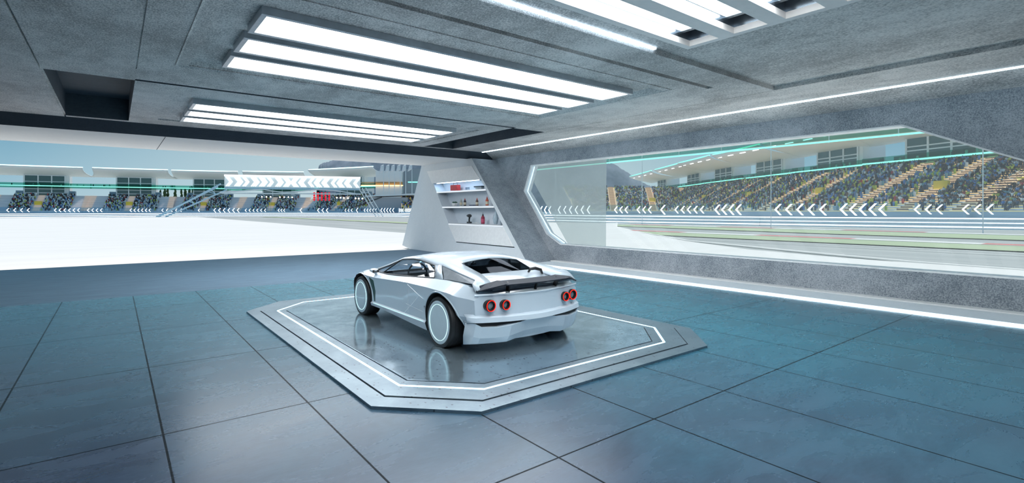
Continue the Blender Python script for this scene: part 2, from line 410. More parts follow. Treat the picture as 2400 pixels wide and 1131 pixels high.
# window: white lining, pane, light line down the left reveal
win = tag(empty('window_1', (12.6, 8, 1)), kind='structure')
def inset(poly, t):
    cx = 8.3; cz = 2.1; return [(cx + (a-cx)*(1 - t/7.5), cz + (b-cz)*(1 - t/1.6)) for a, b in poly]
m = MB(); holed(m, HOLE, [inset(HOLE, .035)], wf(0), -.012, .36); f = m.build('window_frame', M_WHITE); f.parent = win; f.matrix_parent_inverse = Matrix.Translation((-12.6, -8, -1))
m = MB(); pn = inset(HOLE, .03); g_ = wf(.315)
m.add([g_(a, b, 0) for a, b in pn] , [tuple(range(len(pn)))]); f = m.build('window_pane', M_PANE); f.parent = win; f.matrix_parent_inverse = Matrix.Translation((-12.6, -8, -1))
m = MB(); lp = inset(HOLE, .05)[:4]; l2 = inset(HOLE, .075)[:4]
for i in range(3):
    (a0, b0), (a1, b1) = lp[i], lp[i+1]; (c0, d0), (c1, d1) = l2[i], l2[i+1]; G = wf(.15)
    m.hexa([G(a0, b0, 0), G(a1, b1, 0), G(c1, d1, 0), G(c0, d0, 0)], [G(a0, b0, .02), G(a1, b1, .02), G(c1, d1, .02), G(c0, d0, .02)])
f = m.build('light_strip', M_LEDSOFT); f.parent = win; f.matrix_parent_inverse = Matrix.Translation((-12.6, -8, -1))

# leaning shelf wall: one thick slab, niche cut in its face
def sf(y, z, dd): return (11 + LX*z + dd, y, z)
NICHE = [(17.28, 3.08), (21.22, 3.08), (18.98, 1.22), (15.08, 1.22)]
SW = [(13.27, 0), (22.0, 0), (22.86, .13), (22.9, 4.05), (18.37, 4.05)]
m = MB()
tri = tessellate_polygon([[Vector((a, b, 0)) for a, b in SW], [Vector((a, b, 0)) for a, b in NICHE]])
fl = SW + NICHE
m.add([sf(a, b, 0) for a, b in fl], [tuple(t) for t in tri], 0)
for i in range(5):
    (a, b), (c, d) = SW[i], SW[(i+1) % 5]
    m.quad(sf(a, b, 0), sf(c, d, 0), sf(c, d, 1.29), sf(a, b, 1.29), 1 if i == 4 else 0)
m.add([sf(a, b, 1.29) for a, b in SW], [tuple(range(5))], 0)
for i in range(4):
    (a, b), (c, d) = NICHE[i], NICHE[(i+1) % 4]; m.quad(sf(a, b, 0), sf(c, d, 0), sf(c, d, .50), sf(a, b, .50), 2)
m.add([sf(a, b, .50) for a, b in NICHE], [(0, 1, 2, 3)], 2)
M_NICHE = concrete('niche_lining', (.60, .66, .72), (.72, .78, .84), fine=20, contrast=.4, bump=.08)
tag(m.build('wall_far', [M_SHELFWALL, M_WALL, M_NICHE]), kind='structure')
# pale panels above and below the niche, and the thin shadow joint
m = MB()
def slab(m, poly, d0, d1, mi=0): m.hexa([sf(a, b, d0) for a, b in poly], [sf(a, b, d1) for a, b in poly], mi)
slab(m, [(18.20, 3.71), (22.12, 3.71), (21.32, 3.08), (17.32, 3.08)], -.03, 0)
slab(m, [(15.06, 1.19), (18.96, 1.19), (18.07, .53), (14.24, .53)], -.03, 0)
slab(m, [(14.2, .53), (18.07, .53), (18.03, .50), (14.16, .50)], -.012, 0, 1)
trim('trim_3', m, [M_PANELW, M_BLACK])
m = MB(); m.add([(12.32, 13.9, .02), (12.30, 13.65, .02), (12.52, 14.55, .85), (12.75, 14.2, .02)], [(0,1,2),(0,2,3),(1,3,2),(0,3,1)]); trim('trim_4', m, M_PALE)
# ledge along the window wall
m = MB(); m.box(11.16, 12.6, -6.2, 13.27, -.05, .035); m.box(12.08, 12.34, -6.2, 13.9, .0, .06, 1); trim('trim_5', m, [M_SHELFWALL, M_PALE])
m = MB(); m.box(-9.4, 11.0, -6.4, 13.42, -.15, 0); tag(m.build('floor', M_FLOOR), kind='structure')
m = MB(); m.box(-30, 12.4, 13.42, 21.75, -.15, -.001); tag(m.build('shade_tinted_slab', M_SLAB), kind='structure')

# ------------------------------------------------------------------ shelves, light strips
def strip(name, label, boxes, mat, body=None):
    m = MB()
    for b in boxes: m.box(*b)
    o = m.build(name, mat); return tag(o, label, 'light strip')
M_LEDSTEP = glow('step_led_glow', (.62, .82, 1.0), 4.0)
strip('light_strip', 'bright white light strip set in the floor along the foot of the window wall', [(11.02, 11.085, -6.1, 13.27, -.02, .012)], M_LED)
strip('light_strip', 'long white light strip in the ceiling edge above the window wall', [(12.61, 12.65, -6.1, 18.33, 4.325, 4.35)], M_LED)
strip('light_strip', 'short blue-white light strip in the ceiling step between the two big light fixtures', [(-2.0, 6.91, 5.085, 5.139, 4.405, 4.435)], M_LEDSTEP)
def shelf(z, y0, y1, word):
    t = thing('shelf', word, 'shelf', (11 + LX*z, (y0+y1)/2, z - .03))
    m = MB(); L = (y1-y0)/2 - .004
    m.box(.012, .47, -L, L, -.03, .03); m.build('board', M_WHITE, t)
    m = MB(); m.box(-.012, .012, -L, L, -.03, .03); m.build('light_edge', glow('shelf_edge_glow', (.85, .93, 1.0), .9), t)
    return t
def nlr(z):
    t = (z - 1.22) / 1.86; return 15.08 + 2.2*t, 18.98 + 2.24*t
for z, wd in ((2.67, 'white lit shelf at the top of the wall niche, holding the red toolbox'), (1.98, 'white lit middle shelf of the wall niche, holding the succulent and glue bottles'),
              (1.25, 'white lit shelf at the bottom of the wall niche, holding the power drill')):
    a, b = nlr(z); shelf(z, a, b, wd)
# light inside the niche top (washes the upper compartment)
strip('light_strip', 'small white light strip hidden under the top of the wall niche', [(11.885, 11.90, 17.5, 21.0, 3.060, 3.072)], glow('niche_led', (.62, .80, 1), 22.0))

# ------------------------------------------------------------------ ceiling light fixtures
def panel_lamp(label, x0, x1, y0, y1, zt, zb, group):
    t = thing('ceiling_light', label, 'ceiling light', ((x0+x1)/2, (y0+y1)/2, zb), 0, group)
    hx, hy, h = (x1-x0)/2, (y1-y0)/2, zt-zb
    m = MB(); w_ = .075
    for b in ((-hx, hx, -hy, -hy+w_), (-hx, hx, hy-w_, hy), (-hx, -hx+w_, -hy+w_, hy-w_), (hx-w_, hx, -hy+w_, hy-w_)): m.box(*b, 0, h)
    m.box(-hx+w_, hx-w_, -hy+w_, hy-w_, .05, h); m.build('frame', M_FRAME, t, bevel=.006)
    m = MB(); m.box(-hx+w_, hx-w_, -hy+w_, hy-w_, .018, .045); m.build('diffuser', M_LIGHT, t)
for (y0, y1), wd in (((7.13, 8.03), 'nearest the camera'), ((8.27, 9.13), 'middle'), ((9.36, 10.23), 'furthest')):
    panel_lamp('long panel light in the large coffer over the car, %s of three' % wd, 1.49, 8.87, y0, y1, 4.43, 4.32, 'panel lights of the large ceiling coffer')
for (y0, y1), wd in (((13.70, 14.57), 'nearest the camera'), ((14.77, 15.62), 'middle'), ((15.84, 16.70), 'furthest')):
    panel_lamp('long panel light in the far coffer, %s of three' % wd, 1.42, 8.45, y0, y1, 4.38, 4.25, 'panel lights of the far ceiling coffer')
t = thing('grid_ceiling_light', 'big ceiling light with pale bar grille and deep bright bays near the window', 'ceiling light', (4.3, 1.9, 4.35))
gx0, gx1, gy1 = -.6, 7.16, 4.68; ox, oy = 4.3, 1.9
bays = [(4.09 - .72*k, 4.57 - .72*k) for k in range(7)]; gy0 = bays[-1][0] - .11
m = MB()
m.box(gx0-ox, gx0+.11-ox, gy0-oy, gy1-oy, 0, .09); m.box(gx1-.11-ox, gx1-ox, gy0-oy, gy1-oy, 0, .09)
m.box(gx0+.11-ox, gx1-.11-ox, bays[0][1]-oy, gy1-oy, 0, .09); m.box(gx0+.11-ox, gx1-.11-ox, gy0-oy, bays[-1][0]-oy, 0, .09)
for k in range(6): m.box(gx0+.11-ox, gx1-.11-ox, bays[k+1][1]-oy, bays[k][0]-oy, 0, .09)
m.build('frame', plain('grille_paint', (.92, .88, .85), .4, vary=.02), t)
m = MB()
for (a, b) in bays:
    a -= oy; b -= oy; x0, x1 = gx0+.11-ox, gx1-.11-ox
    for q in ((x0, x1, a-.012, a), (x0, x1, b, b+.012), (x0-.012, x0, a, b), (x1, x1+.012, a, b)): m.box(*q, .09, .40)
    m.box(x1-.33, x1-.25, a, b, .14, .40)
m.build('bay_lining', plain('bay_metal', (.20, .24, .28), .22, .8), t)
for (a, b) in bays:
    m2 = MB(); m2.box(gx0+.11-ox, gx1-.36-ox, a-oy+.03, b-oy-.03, .17, .20); m2.build('diffuser', M_GRIDLIGHT, t)

# ================================================================== display platform
def octo(x0, x1, y0, y1, c): return [(x0, y0+c), (x0+c, y0), (x1-c, y0), (x1, y0+c), (x1, y1-c), (x1-c, y1), (x0+c, y1), (x0, y1-c)]
PX0, PX1, PY0, PY1 = 1.84, 6.88, 3.73, 10.72
pcx, pcy = (PX0+PX1)/2, (PY0+PY1)/2
plat = thing('display_platform', 'low octagonal metal platform with a glowing outline under the white sports car', 'platform', (pcx, pcy, 0))
def ring(i0, i1, z0, z1, name, mat, bev=0.0):
    ca, cb = .72 - .41*i0*0.6, .72 - .41*i1*0.6
    a = [(x-pcx, y-pcy) for x, y in octo(PX0+i0, PX1-i0, PY0+i0, PY1-i0, ca)]
    b = [(x-pcx, y-pcy) for x, y in octo(PX0+i1, PX1-i1, PY0+i1, PY1-i1, cb)]
    m = MB()
    for k in range(8):
        j = (k+1) % 8
        m.hexa([(*a[k], z0), (*a[j], z0), (*b[j], z0), (*b[k], z0)], [(*a[k], z1), (*a[j], z1), (*b[j], z1), (*b[k], z1)])
    return m.build(name, mat, plat, bevel=bev)
def deck(i0, z0, z1, name, mat):
    a = [(x-pcx, y-pcy) for x, y in octo(PX0+i0, PX1-i0, PY0+i0, PY1-i0, .72 - .41*i0*.6)]
    m = MB(); m.hexa([(*p, z0) for p in a], [(*p, z1) for p in a]); return m.build(name, mat, plat, bevel=.003)
ring(.0, .19, 0, .028, 'outer_plate', M_PLATER); ring(.205, .42, 0, .036, 'middle_plate', M_PLATER)
ring(.185, .21, 0, .012, 'groove', M_PLATEDK); ring(.427, .447, 0, .039, 'light_strip', M_LEDPL); ring(.446, .555, 0, .036, 'inner_border', M_PLATER)
deck(.568, 0, .041, 'deck', M_PLATE); ring(.55, .575, 0, .02, 'groove', M_PLATEDK)
ZP = .041

# ================================================================== the car
CXW, CYW = 4.34, 5.81
car = thing('sports_car', 'white wedge-shaped sports car with black rear wing, standing on the platform', 'car', (CXW, CYW, 0))
WR, WC, AR, FA = .335, .335+ZP-.02, .383, 2.635
M_PAINT = NG('pearl_white_paint'); g = M_PAINT
g.b.inputs['Base Color'].default_value = (.64, .73, .81, 1); g.b.inputs['Roughness'].default_value = .28; g.b.inputs['Metallic'].default_value = .0
g.b.inputs['Coat Weight'].default_value = .75; g.b.inputs['Coat Roughness'].default_value = .08; M_PAINT = g.m
M_TUB = plain('car_interior', (.025, .027, .03), .6)
M_SEATM = plain('seat_leather', (.012, .014, .018), .45)
M_DISC = plain('wheel_disc', (.60, .72, .78), .30, .0, .5, vary=.02)
M_GRILLE = plain('grille_mesh', (.015, .018, .022), .5)
M_WING = plain('wing_carbon', (.022, .028, .040), .55, spec=.2)

T = dict(
 p4x=[(-.8,.87),(-.62,.92),(-.4,1.0),(0,1.045),(.4,1.035),(1.2,1.0),(2.2,1.0),(2.64,1.045),(3.0,1.04),(3.3,1.0),(3.55,.86)],
 p4z=[(-.8,.70),(-.5,.725),(-.2,.765),(.3,.775),(.9,.765),(1.5,.74),(2.2,.715),(2.6,.735),(2.95,.66),(3.25,.54),(3.55,.42)],
 p3x=[(-.8,.80),(-.6,.84),(-.2,.87),(.3,.88),(1.2,.88),(2.0,.88),(2.4,.89),(2.8,.88),(3.2,.78),(3.55,.62)],
 p3z=[(-.8,.762),(-.64,.80),(-.48,.865),(0,.882),(.3,.875),(1.0,.83),(2.0,.775),(2.4,.775),(2.7,.785),(3.0,.70),(3.3,.57),(3.55,.445)],
 p0z=[(-.8,.768),(-.6,.80),(-.3,.865),(-.12,.90),(.1,.91),(.25,.91),(1.2,.8),(2.28,.79),(2.5,.765),(2.8,.70),(3.2,.57),(3.55,.44)],
 p6x=[(-.8,.80),(-.45,.88),(0,1.0),(.4,1.01),(2.2,1.0),(2.64,1.01),(3.2,.98),(3.55,.80)],
 p6z=[(-.8,.30),(-.3,.30),(.35,.295),(2.2,.30),(3.55,.26)],
 p7z=[(-.8,.175),(-.3,.175),(.3,.185),(2.2,.245),(2.7,.24),(3.2,.19),(3.55,.19)])
def sec(u, tub=False):
    t = {k: interp(v, u) for k, v in T.items()}
    z0 = t['p0z']; zi = t['p3z']
    if tub: top = [(0, .50), (.45, .50), (t['p3x']-.10, .50), (t['p3x']-.075, zi-.004)]
    else:
        edge = zi if u > .2 else (zi - .0 if u > -.5 else zi)
        top = [(0, z0), (.45, z0 + (edge - z0)*.15), (.70, z0 + (edge-z0)*.6), (t['p3x']-.075, edge)]
    body = [(t['p3x'], zi-.004), (t['p4x'], t['p4z']), (t['p4x']-.012, (t['p4z']*.45+.30*.55)), (t['p6x']-.012, t['p6z']+.015), (t['p6x']+.012, t['p6z']-.01), (t['p6x']-.005, t['p7z']), (.5, t['p7z']-.01), (0, t['p7z']-.01)]
    return top + body
st = [-.80, -.72, -.64, -.56, -.48, -.4, -.3, -.2, -.13] + [(-.12, 1), (0, 1), (.12, 1), (.25, 1)] + [(.25 + .15*k, 1) for k in range(1, 14)] + [(2.28, 1)] + [2.29, 2.36, 2.45, 2.55, 2.64, 2.73, 2.82, 2.92, 3.02, 3.12, 3.22, 3.32, 3.42, 3.50, 3.55]
rings = []
for s_ in st:
    tub = isinstance(s_, tuple); u = s_[0] if tub else s_
    wr = min(1, max(0, (-.2-u)/.6)); wfv = min(1, max(0, (u-2.8)/.75)); half = []
    for (x, z) in sec(u, tub):
        r = (x/.87)
        du = wr*(.20*r*r + max(0, .46-z)*.42) - wfv*(.30*r*r - .0)
        half.append((x, u+du, z))
    rings.append(half)
def sg(p, s): return (p[0]*s, p[1], p[2])
m = MB(); NP = len(rings[0])
for s in (-1, 1):
    m.grid([[sg(p, s) for p in r] for r in rings])
for end in (0, -1):
    r = rings[end]
    for s in (-1, 1):
        rows = []
        for i in range(NP//2 + 1): pass
    # close the end with strips across the width: match top points to bottom points by lateral position
    L = [sg(p, -1) for p in r]; R_ = [sg(p, 1) for p in r]
    zt, zb = r[0][2], r[-1][2]
    def colpts(s):
        out = []
        for x, k in ((0, 0), (.30, 1), (.58, 2)): pass
        return out
    c0 = [(0, 0, 0)]
    for s in (-1, 1):
        edge = [sg(p, s) for p in r[4:NP-1]]       # outer side line, top to bottom (P3..P7..)
        cols = []
        nE = len(edge)
        for fx in (0, .35, .7):
            col = []
            for e_ in edge:
                x = e_[0]*fx; base_u = (r[0][1] if fx == 0 else None)
                rr = (abs(x)/.87); rE = abs(e_[0])/.87
                wr = 1 if end == 0 else -1.5
                u = e_[1] - wr*.20*(rE*rE - rr*rr); col.append((x, u, e_[2]))
            cols.append(col)
        cols.append(edge); m.grid(cols)
        topE = [cols[0][0], cols[1][0], cols[2][0], edge[0]]
        tp = [sg(p, s) for p in r[:5]]
        m.add(topE[:3] + [tp[4]] + tp[:4][::-1], [tuple(range(7))])
        bt = [sg(r[-1], s), sg(r[-2], s)]
        m.add([cols[0][-1], cols[1][-1], cols[2][-1], edge[-1], bt[1], bt[0]], [tuple(range(6))])
body_o = m.build('body_raw', M_PAINT, weld=.0008)
cut = MB()
for y in (0, FA):
    for s in (-1, 1):
        cut.lathe([(0, -.0), (AR, 0), (AR, .40), (0, .40)], (s*1.15 - (.40 if s > 0 else 0), y, WC), 'X', 56)
cut_o = cut.build('cutter', M_TUB, weld=.0008)
md = body_o.modifiers.new('b', 'BOOLEAN'); md.object = cut_o; md.operation = 'DIFFERENCE'; md.solver = 'EXACT'
dg = bpy.context.evaluated_depsgraph_get()
me = bpy.data.meshes.new_from_object(body_o.evaluated_get(dg))
bpy.data.objects.remove(body_o); bpy.data.objects.remove(cut_o)
me.materials.clear(); me.materials.append(M_PAINT); me.materials.append(M_TUB)
bm = bmesh.new(); bm.from_mesh(me); bmesh.ops.remove_doubles(bm, verts=bm.verts, dist=.0005)
for f in bm.faces:
    f.smooth = True; c = f.calc_center_median()
    inw = False
    for y in (0, FA):
        d = math.hypot(c.y-y, c.z-WC)
        if d < AR+.004 and abs(c.x) < 1.06 and abs(c.x) > .70: inw = True
    incab = c.z < .80 and -.125 < c.y < 2.285 and abs(c.x) < .815 and c.z > .40
    f.material_index = 1 if (inw or incab) else 0
for ed in bm.edges:
    if len(ed.link_faces) == 2 and (ed.calc_face_angle(0) > math.radians(17) or ed.link_faces[0].material_index != ed.link_faces[1].material_index): ed.smooth = False
bm.to_mesh(me); bvh = BVHTree.FromBMesh(bm); bm.free()
o = bpy.data.objects.new('body', me); COL.objects.link(o); o.parent = car
def side_x(u, z, s=-1):
    h = bvh.ray_cast(Vector((s*3, u, z)), Vector((-s, 0, 0)))
    return h[0].x if h[0] else s*1.0
def rear_y(x, z):
    h = bvh.ray_cast(Vector((x, -3, z)), Vector((0, 1, 0))); return h[0].y if h[0] else -.6
def top_z(x, u):
    h = bvh.ray_cast(Vector((x, u, 3)), Vector((0, 0, -1))); return h[0].z if h[0] else .8

# greenhouse: (half-width, u, z)
UP = [(.73,2.66,.795),(.655,2.15,.935),(.60,1.72,1.06),(.585,1.40,1.10),(.58,1.05,1.125),(.57,.75,1.12),(.545,.50,1.095),(.50,.30,1.065),(.475,.05,1.005),(.455,-.14,.955),(.52,-.42,.905),(.58,-.62,.835)]
DN = [(.825,2.48,.790),(.78,2.05,.905),(.735,1.63,1.035),(.72,1.35,1.06),(.715,1.12,1.062),(.725,.85,1.04),(.735,.62,1.02),(.725,.45,1.045),(.755,.05,1.005),(.785,-.50,.945),(.80,-.545,.915),(.825,-.625,.83)]
ROOF = [(1.72,1.075),(1.40,1.135),(1.05,1.165),(.75,1.165),(.50,1.145),(.30,1.115)]
m = MB()
for s in (-1, 1): m.grid([[sg(a, s) for a in UP], [sg(((a[0]+b[0])/2+.018*(k < 9), (a[1]+b[1])/2, (a[2]+b[2])/2+.012*(k < 9)), s) for k, (a, b) in enumerate(zip(UP, DN))], [sg(b, s) for b in DN]])
rows = []
for k, (u, z) in enumerate(ROOF):
    e_ = UP[2+k]; rows.append([(x*e_[0], u + (e_[1]-u)*abs(x)**2, z + (e_[2]-z)*abs(x)**2.2) for x in (-1, -.75, -.5, -.25, 0, .25, .5, .75, 1)])
m.grid(rows)
m.build('roof', M_PAINT, car, smooth=22, solid=.022, weld=.0008)
for s in (-1, 1):   # pillar between door glass and quarter glass, and the corner behind it
    m = MB()
    m.grid([[sg(p, s) for p in r] for r in ([(.735,.62,1.02),(.725,.45,1.045)], [(.80,.50,.95),(.79,.33,.96)], [(.865,.40,.872),(.865,.17,.878)])])
    m.build('door_pillar', M_PAINT, car, smooth=25, solid=.022); m = MB()
    m.grid([[sg(p, s) for p in r] for r in ([(.785,-.50,.945),(.80,-.545,.915),(.825,-.625,.83)], [(.845,-.515,.885),(.86,-.56,.86),(.86,-.62,.80)])]); m.build('rear_quarter_corner', M_PAINT, car, smooth=25, solid=.022)
DOORG = [(.825,2.48,.790),(.78,2.05,.905),(.735,1.63,1.035),(.72,1.35,1.06),(.715,1.12,1.062),(.725,.85,1.04),(.735,.62,1.02),(.80,.50,.95),(.862,.41,.876),(.862,1.0,.832),(.862,1.6,.795),(.862,2.05,.778)]
for s, nm in ((-1, 'left'), (1, 'right')):
    m = MB(); m.add([sg((x-.012, u, z), s) for x, u, z in DOORG], [tuple(range(len(DOORG)))]); dgl = m.build('door_window', M_CARGLASS, car)
    m = MB(); m.pipe([sg((x-.004, u, z), s) for x, u, z in DOORG + DOORG[:1]], .009, 6); m.pipe([sg((.755, 1.72, 1.0), s), sg((.85, 2.12, .785), s)], .011, 6); m.build('window_seal', M_BLACK, dgl)
    Q = [(.725,.45,1.04),(.783,-.49,.94),(.845,-.515,.89),(.862,.17,.884)]
    m = MB(); m.add([sg((x-.015, u, z), s) for x, u, z in Q], [(0, 1, 2, 3)]); m.build('quarter_window', plain('quarter_panel_' + nm, (.17, .20, .23), .30, vary=.15), car)
W0 = [(x, 2.72 + .12*(1-abs(x/.73)**2), .792) for x in (-.73, -.36, 0, .36, .73)]
m = MB(); m.grid([W0, [(x*.655/.73, 2.19 + .08*(1-abs(x/.73)**2), .938 + .01*(1-abs(x/.73))) for x in (-.73, -.36, 0, .36, .73)], [(x*.60/.73, 1.72, 1.06 + .015*(1-abs(x/.73)**2)) for x in (-.73, -.36, 0, .36, .73)]])
m.build('windshield', M_CARGLASS, car, smooth=40)
m = MB(); m.grid([[(x*.49, .29, 1.062+.045*(1-abs(x))) for x in (-1, -.5, 0, .5, 1)], [(x*.475, .06, 1.0+.025*(1-abs(x))) for x in (-1, -.5, 0, .5, 1)], [(x*.455, -.13, .952) for x in (-1, -.5, 0, .5, 1)]]); m.build('rear_window', M_DARKGLASS, car, smooth=40)
m = MB(); m.grid([[(x*.455, -.13, .953) for x in (-1, 0, 1)], [(x*.50, -.33, .905) for x in (-1, 0, 1)], [(x*.60, -.62-.03*(1-abs(x)), .815) for x in (-1, 0, 1)]]); m.build('engine_cover', M_PAINT, car, smooth=40, solid=.02)
m = MB(); m.pipe([(.30, -.22, .925), (.31, -.25, .975), (.38, -.28, .985), (.46, -.31, .96), (.47, -.33, .90)], [.014, .022, .024, .022, .014], 8); m.build('air_intake', M_BLACK, car)
# interior
for x in (-.36, .36):
    m = MB(); m.box(x-.22, x+.22, .95, 1.42, .50, .62); m.build('seat_cushion', M_SEATM, car, bevel=.04, seg=3)
    m = MB(); m.pipe([(x, .98, .60), (x, .86, .72), (x, .76, .84), (x, .72, .92)], [.16, .15, .12, .10], 12)
    m.pipe([(x, .72, .93), (x, .70, .99), (x, .70, 1.03)], [.075, .085, .05], 10); m.build('seat_back', M_SEATM, car, smooth=50)
m = MB(); m.box(-.76, .76, 1.95, 2.26, .58, .76); m.build('dashboard', M_TUB, car, bevel=.05, seg=3)
m = MB(); m.lathe([(.17, 0), (.185, .012), (.17, .024), (.155, .012)], (-.36, 1.85, .76), 'Y', 24, closed=True); m.bar((-.53, 1.862, .76), (-.19, 1.862, .76), .03); m.build('steering_wheel', M_BLACK, car)
m = MB(); m.box(-.50, .50, .20, .23, .5, 1.02); m.box(-.42, .42, -.10, .20, .78, .80); m.build('rear_bulkhead', M_TUB, car)
for s in (-1, 1):
    m = MB(); m.bar((s*.68, .56, .55), (s*.60, .62, 1.03), .04); m.bar((s*.70, .35, .60), (s*.64, .95, 1.02), .03); m.build('roll_bar', M_BLACK, car)

# wheels
def wheel(x, y, s, hw):
    wd = .30 if y < 1 else .25
    tyre = [(.25, -wd*.48), (.30, -wd*.5), (.325, -wd*.46), (WR, -wd*.34), (WR, wd*.34), (.325, wd*.46), (.30, wd*.5), (.25, wd*.48)]
    t = empty('wheel', (s*(hw - wd/2), y, WC), parent=car)
    m = MB(); m.lathe(tyre, (0, 0, 0), 'X', 56, closed=True); tb = m.build('tyre', M_RUBBER, t, smooth=30)
    m = MB()
    for q in range(4):
        h0 = -wd*.30 + q*wd*.2
        m.lathe([(WR-.001, h0-.004), (WR+.0005, h0-.004), (WR+.0005, h0+.004), (WR-.001, h0+.004)], (0, 0, 0), 'X', 56, closed=True)
    m.build('tread', M_BLACK, t)
    f = s
    m = MB(); m.lathe([(0, f*wd*.50), (.12, f*(wd*.50)), (.205, f*(wd*.495)), (.222, f*(wd*.485)), (.262, f*wd*.50), (.281, f*wd*.49), (.284, f*wd*.40), (.25, f*wd*.3), (0, f*wd*.3)], (0, 0, 0), 'X', 64); dsc = m.build('wheel_cover', M_DISC, t, smooth=35)
    m = MB(); m.lathe([(.230, f*(wd*.490)), (.230, f*(wd*.508)), (.2335, f*(wd*.508)), (.2335, f*(wd*.490))], (0, 0, 0), 'X', 64, closed=True); m.build('light_ring', glow('wheel_ring_glow', (.62, .95, 1.0), 1.5), t)
for y, hw in ((0, 1.03), (FA, 1.03)):
    for s in (-1, 1): wheel(0, y, s, hw)
# arch lips
for y in (0, FA):
    for s in (-1, 1):
        pts = []
        for k in range(33):
            a = math.radians(-12 + k*204/32); uu, zz = y + math.cos(a)*(AR+.012), WC + math.sin(a)*(AR+.012)
            if zz < .20: continue
            xx = side_x(uu, zz, s); pts.append((xx - s*.004, uu, zz))
        m = MB(); m.pipe(pts, .011, 6); m.build('arch_lip', M_PAINT, car, smooth=50)
# side details (both sides)
M_SEAM = plain('seam_highlight', (.80, .84, .87), .2, 0, 1.0, vary=.02); M_GREEN = plain('vent_green', (.01, .06, .045), .35)
for s in (-1, 1):
    def P(u, z, out=.0): return (side_x(u, z, s) + s*out, u, z)
    def along(a, b, n=14): return [P(a[0]+(b[0]-a[0])*k/n, a[1]+(b[1]-a[1])*k/n) for k in range(n+1)]
    m = MB(); m.pipe(along((.93, .755), (.93, .34)), .0028, 5); m.pipe(along((.93, .74), (.42, .60), 10), .0028, 5); m.pipe(along((.55, .63), (1.05, .315), 10), .0028, 5)
    m.pipe(along((1.0, .45), (.45, .42), 8), .003, 5); m.build('door_seam', M_SEAM, car)
    m = MB(); v = [(2.33, .70), (2.18, .66), (2.12, .50), (2.13, .325), (2.155, .33), (2.22, .50)]
    m.add([P(a, b, .004) for a, b in v], [(0, 1, 2, 5), (5, 2, 3, 4)]); m.build('side_vent', M_GREEN, car, solid=.006)
    m = MB(); m.pipe(along((.44, .292), (2.15, .298), 20), .006, 6); m.build('sill_light', glow('sill_glow', (.55, .88, .95), 1.1), car)
    t = empty('mirror', (s*.96, 2.26, .80), parent=car)
    m = MB(); m.pipe([(0, -.09, .005), (0, -.05, .02), (0, .02, .02), (0, .09, .0)], [.022, .045, .042, .012], 10); mm = m.build('mirror_housing', M_PAINT, t, smooth=50); mm.scale = (1.5, 1, .85)
    m = MB(); m.box(-.055, .055, -.094, -.085, -.012, .032); m.build('mirror_glass', M_BLACK, t, bevel=.004)
    m = MB(); m.bar((0, -.01, -.01), (-s*.07, .02, -.05), .03); m.build('mirror_stalk', M_PAINT, t)
# rear bumper
def bow(x, y): return y + .20*(x/.87)**2
xs = [-.93, -.87, -.80, -.62, -.46, -.19, 0, .19, .46, .62, .80, .87, .93]
def bx(x, d, z):
    y = bow(x, -.80) + d
    if abs(x) > .9: y = -.50 + min(d, .03)
    return (x if abs(x) < .9 else math.copysign(.945, x), y, z)
prof = [(.510, .03), (.478, -.040), (.432, -.050), (.424, .02)]
m = MB(); m.grid([[bx(x, d, z + .012*abs(x)) for x in xs] for z, d in prof]); m.build('bumper_shelf', M_PAINT, car, smooth=30, solid=-.01)
def ztop(x): return interp([(0, .418), (.19, .415), (.30, .412), (.46, .388), (.62, .372), (.80, .380), (.87, .42), (.93, .43)], abs(x))
def fac(x): return interp([(0, .035), (.19, .03), (.46, -.045), (.62, -.03), (.80, -.02), (.93, .0)], abs(x))
def zbt(x): return interp([(0, .205), (.19, .20), (.40, .19), (.46, .172), (.93, .165)], abs(x))
m = MB(); m.grid([[bx(x, .05, ztop(x)+.004) for x in xs], [bx(x, fac(x)-.02, ztop(x)-.006) for x in xs], [bx(x, fac(x)+.03, (ztop(x)+zbt(x))/2-.03) for x in xs], [bx(x, fac(x)+.085, zbt(x)) for x in xs], [bx(x, fac(x)+.2, zbt(x)+.01) for x in xs]])
m.build('lower_bumper', M_PAINT, car, smooth=4, solid=-.012)
for s in (-1, 1):
    m = MB(); a = [(s*.86, .432), (s*.26, .430), (s*.30, .40), (s*.46, .370), (s*.62, .355), (s*.80, .36), (s*.88, .40)]
    m.add([(x, bow(x, -.815), z) for x, z in a], [tuple(range(7))]); vv = m.build('rear_vent', M_GRILLE, car, solid=.01)
    for x, r in ((.70, .072), (.51, .062)):
        y = rear_y(s*x, .635); t = empty('tail_light', (s*x, y, .635), rz=0, parent=car)
        m = MB(); m.lathe([(r*.92, .05), (r*1.04, -.02), (r*1.04, -.045), (r*.98, -.052), (r*.70, -.052), (r*.66, -.03), (r*.66, .02)], (0, 0, 0), 'Y', 36); m.build('bezel', M_BLACK, t, smooth=35)
        m = MB(); m.lathe([(r*.96, -.050), (r*.95, -.057), (r*.86, -.057), (r*.85, -.050)], (0, 0, 0), 'Y', 40, closed=True); m.build('light_ring', M_TAIL, t)
        m = MB(); m.lathe([(0, -.022), (r*.5, -.021), (r*.68, -.012), (r*.68, .0), (0, .0)], (0, 0, 0), 'Y', 32); m.build('lens', plain('tail_lens', (.35, .40, .46), .2), t, smooth=40)
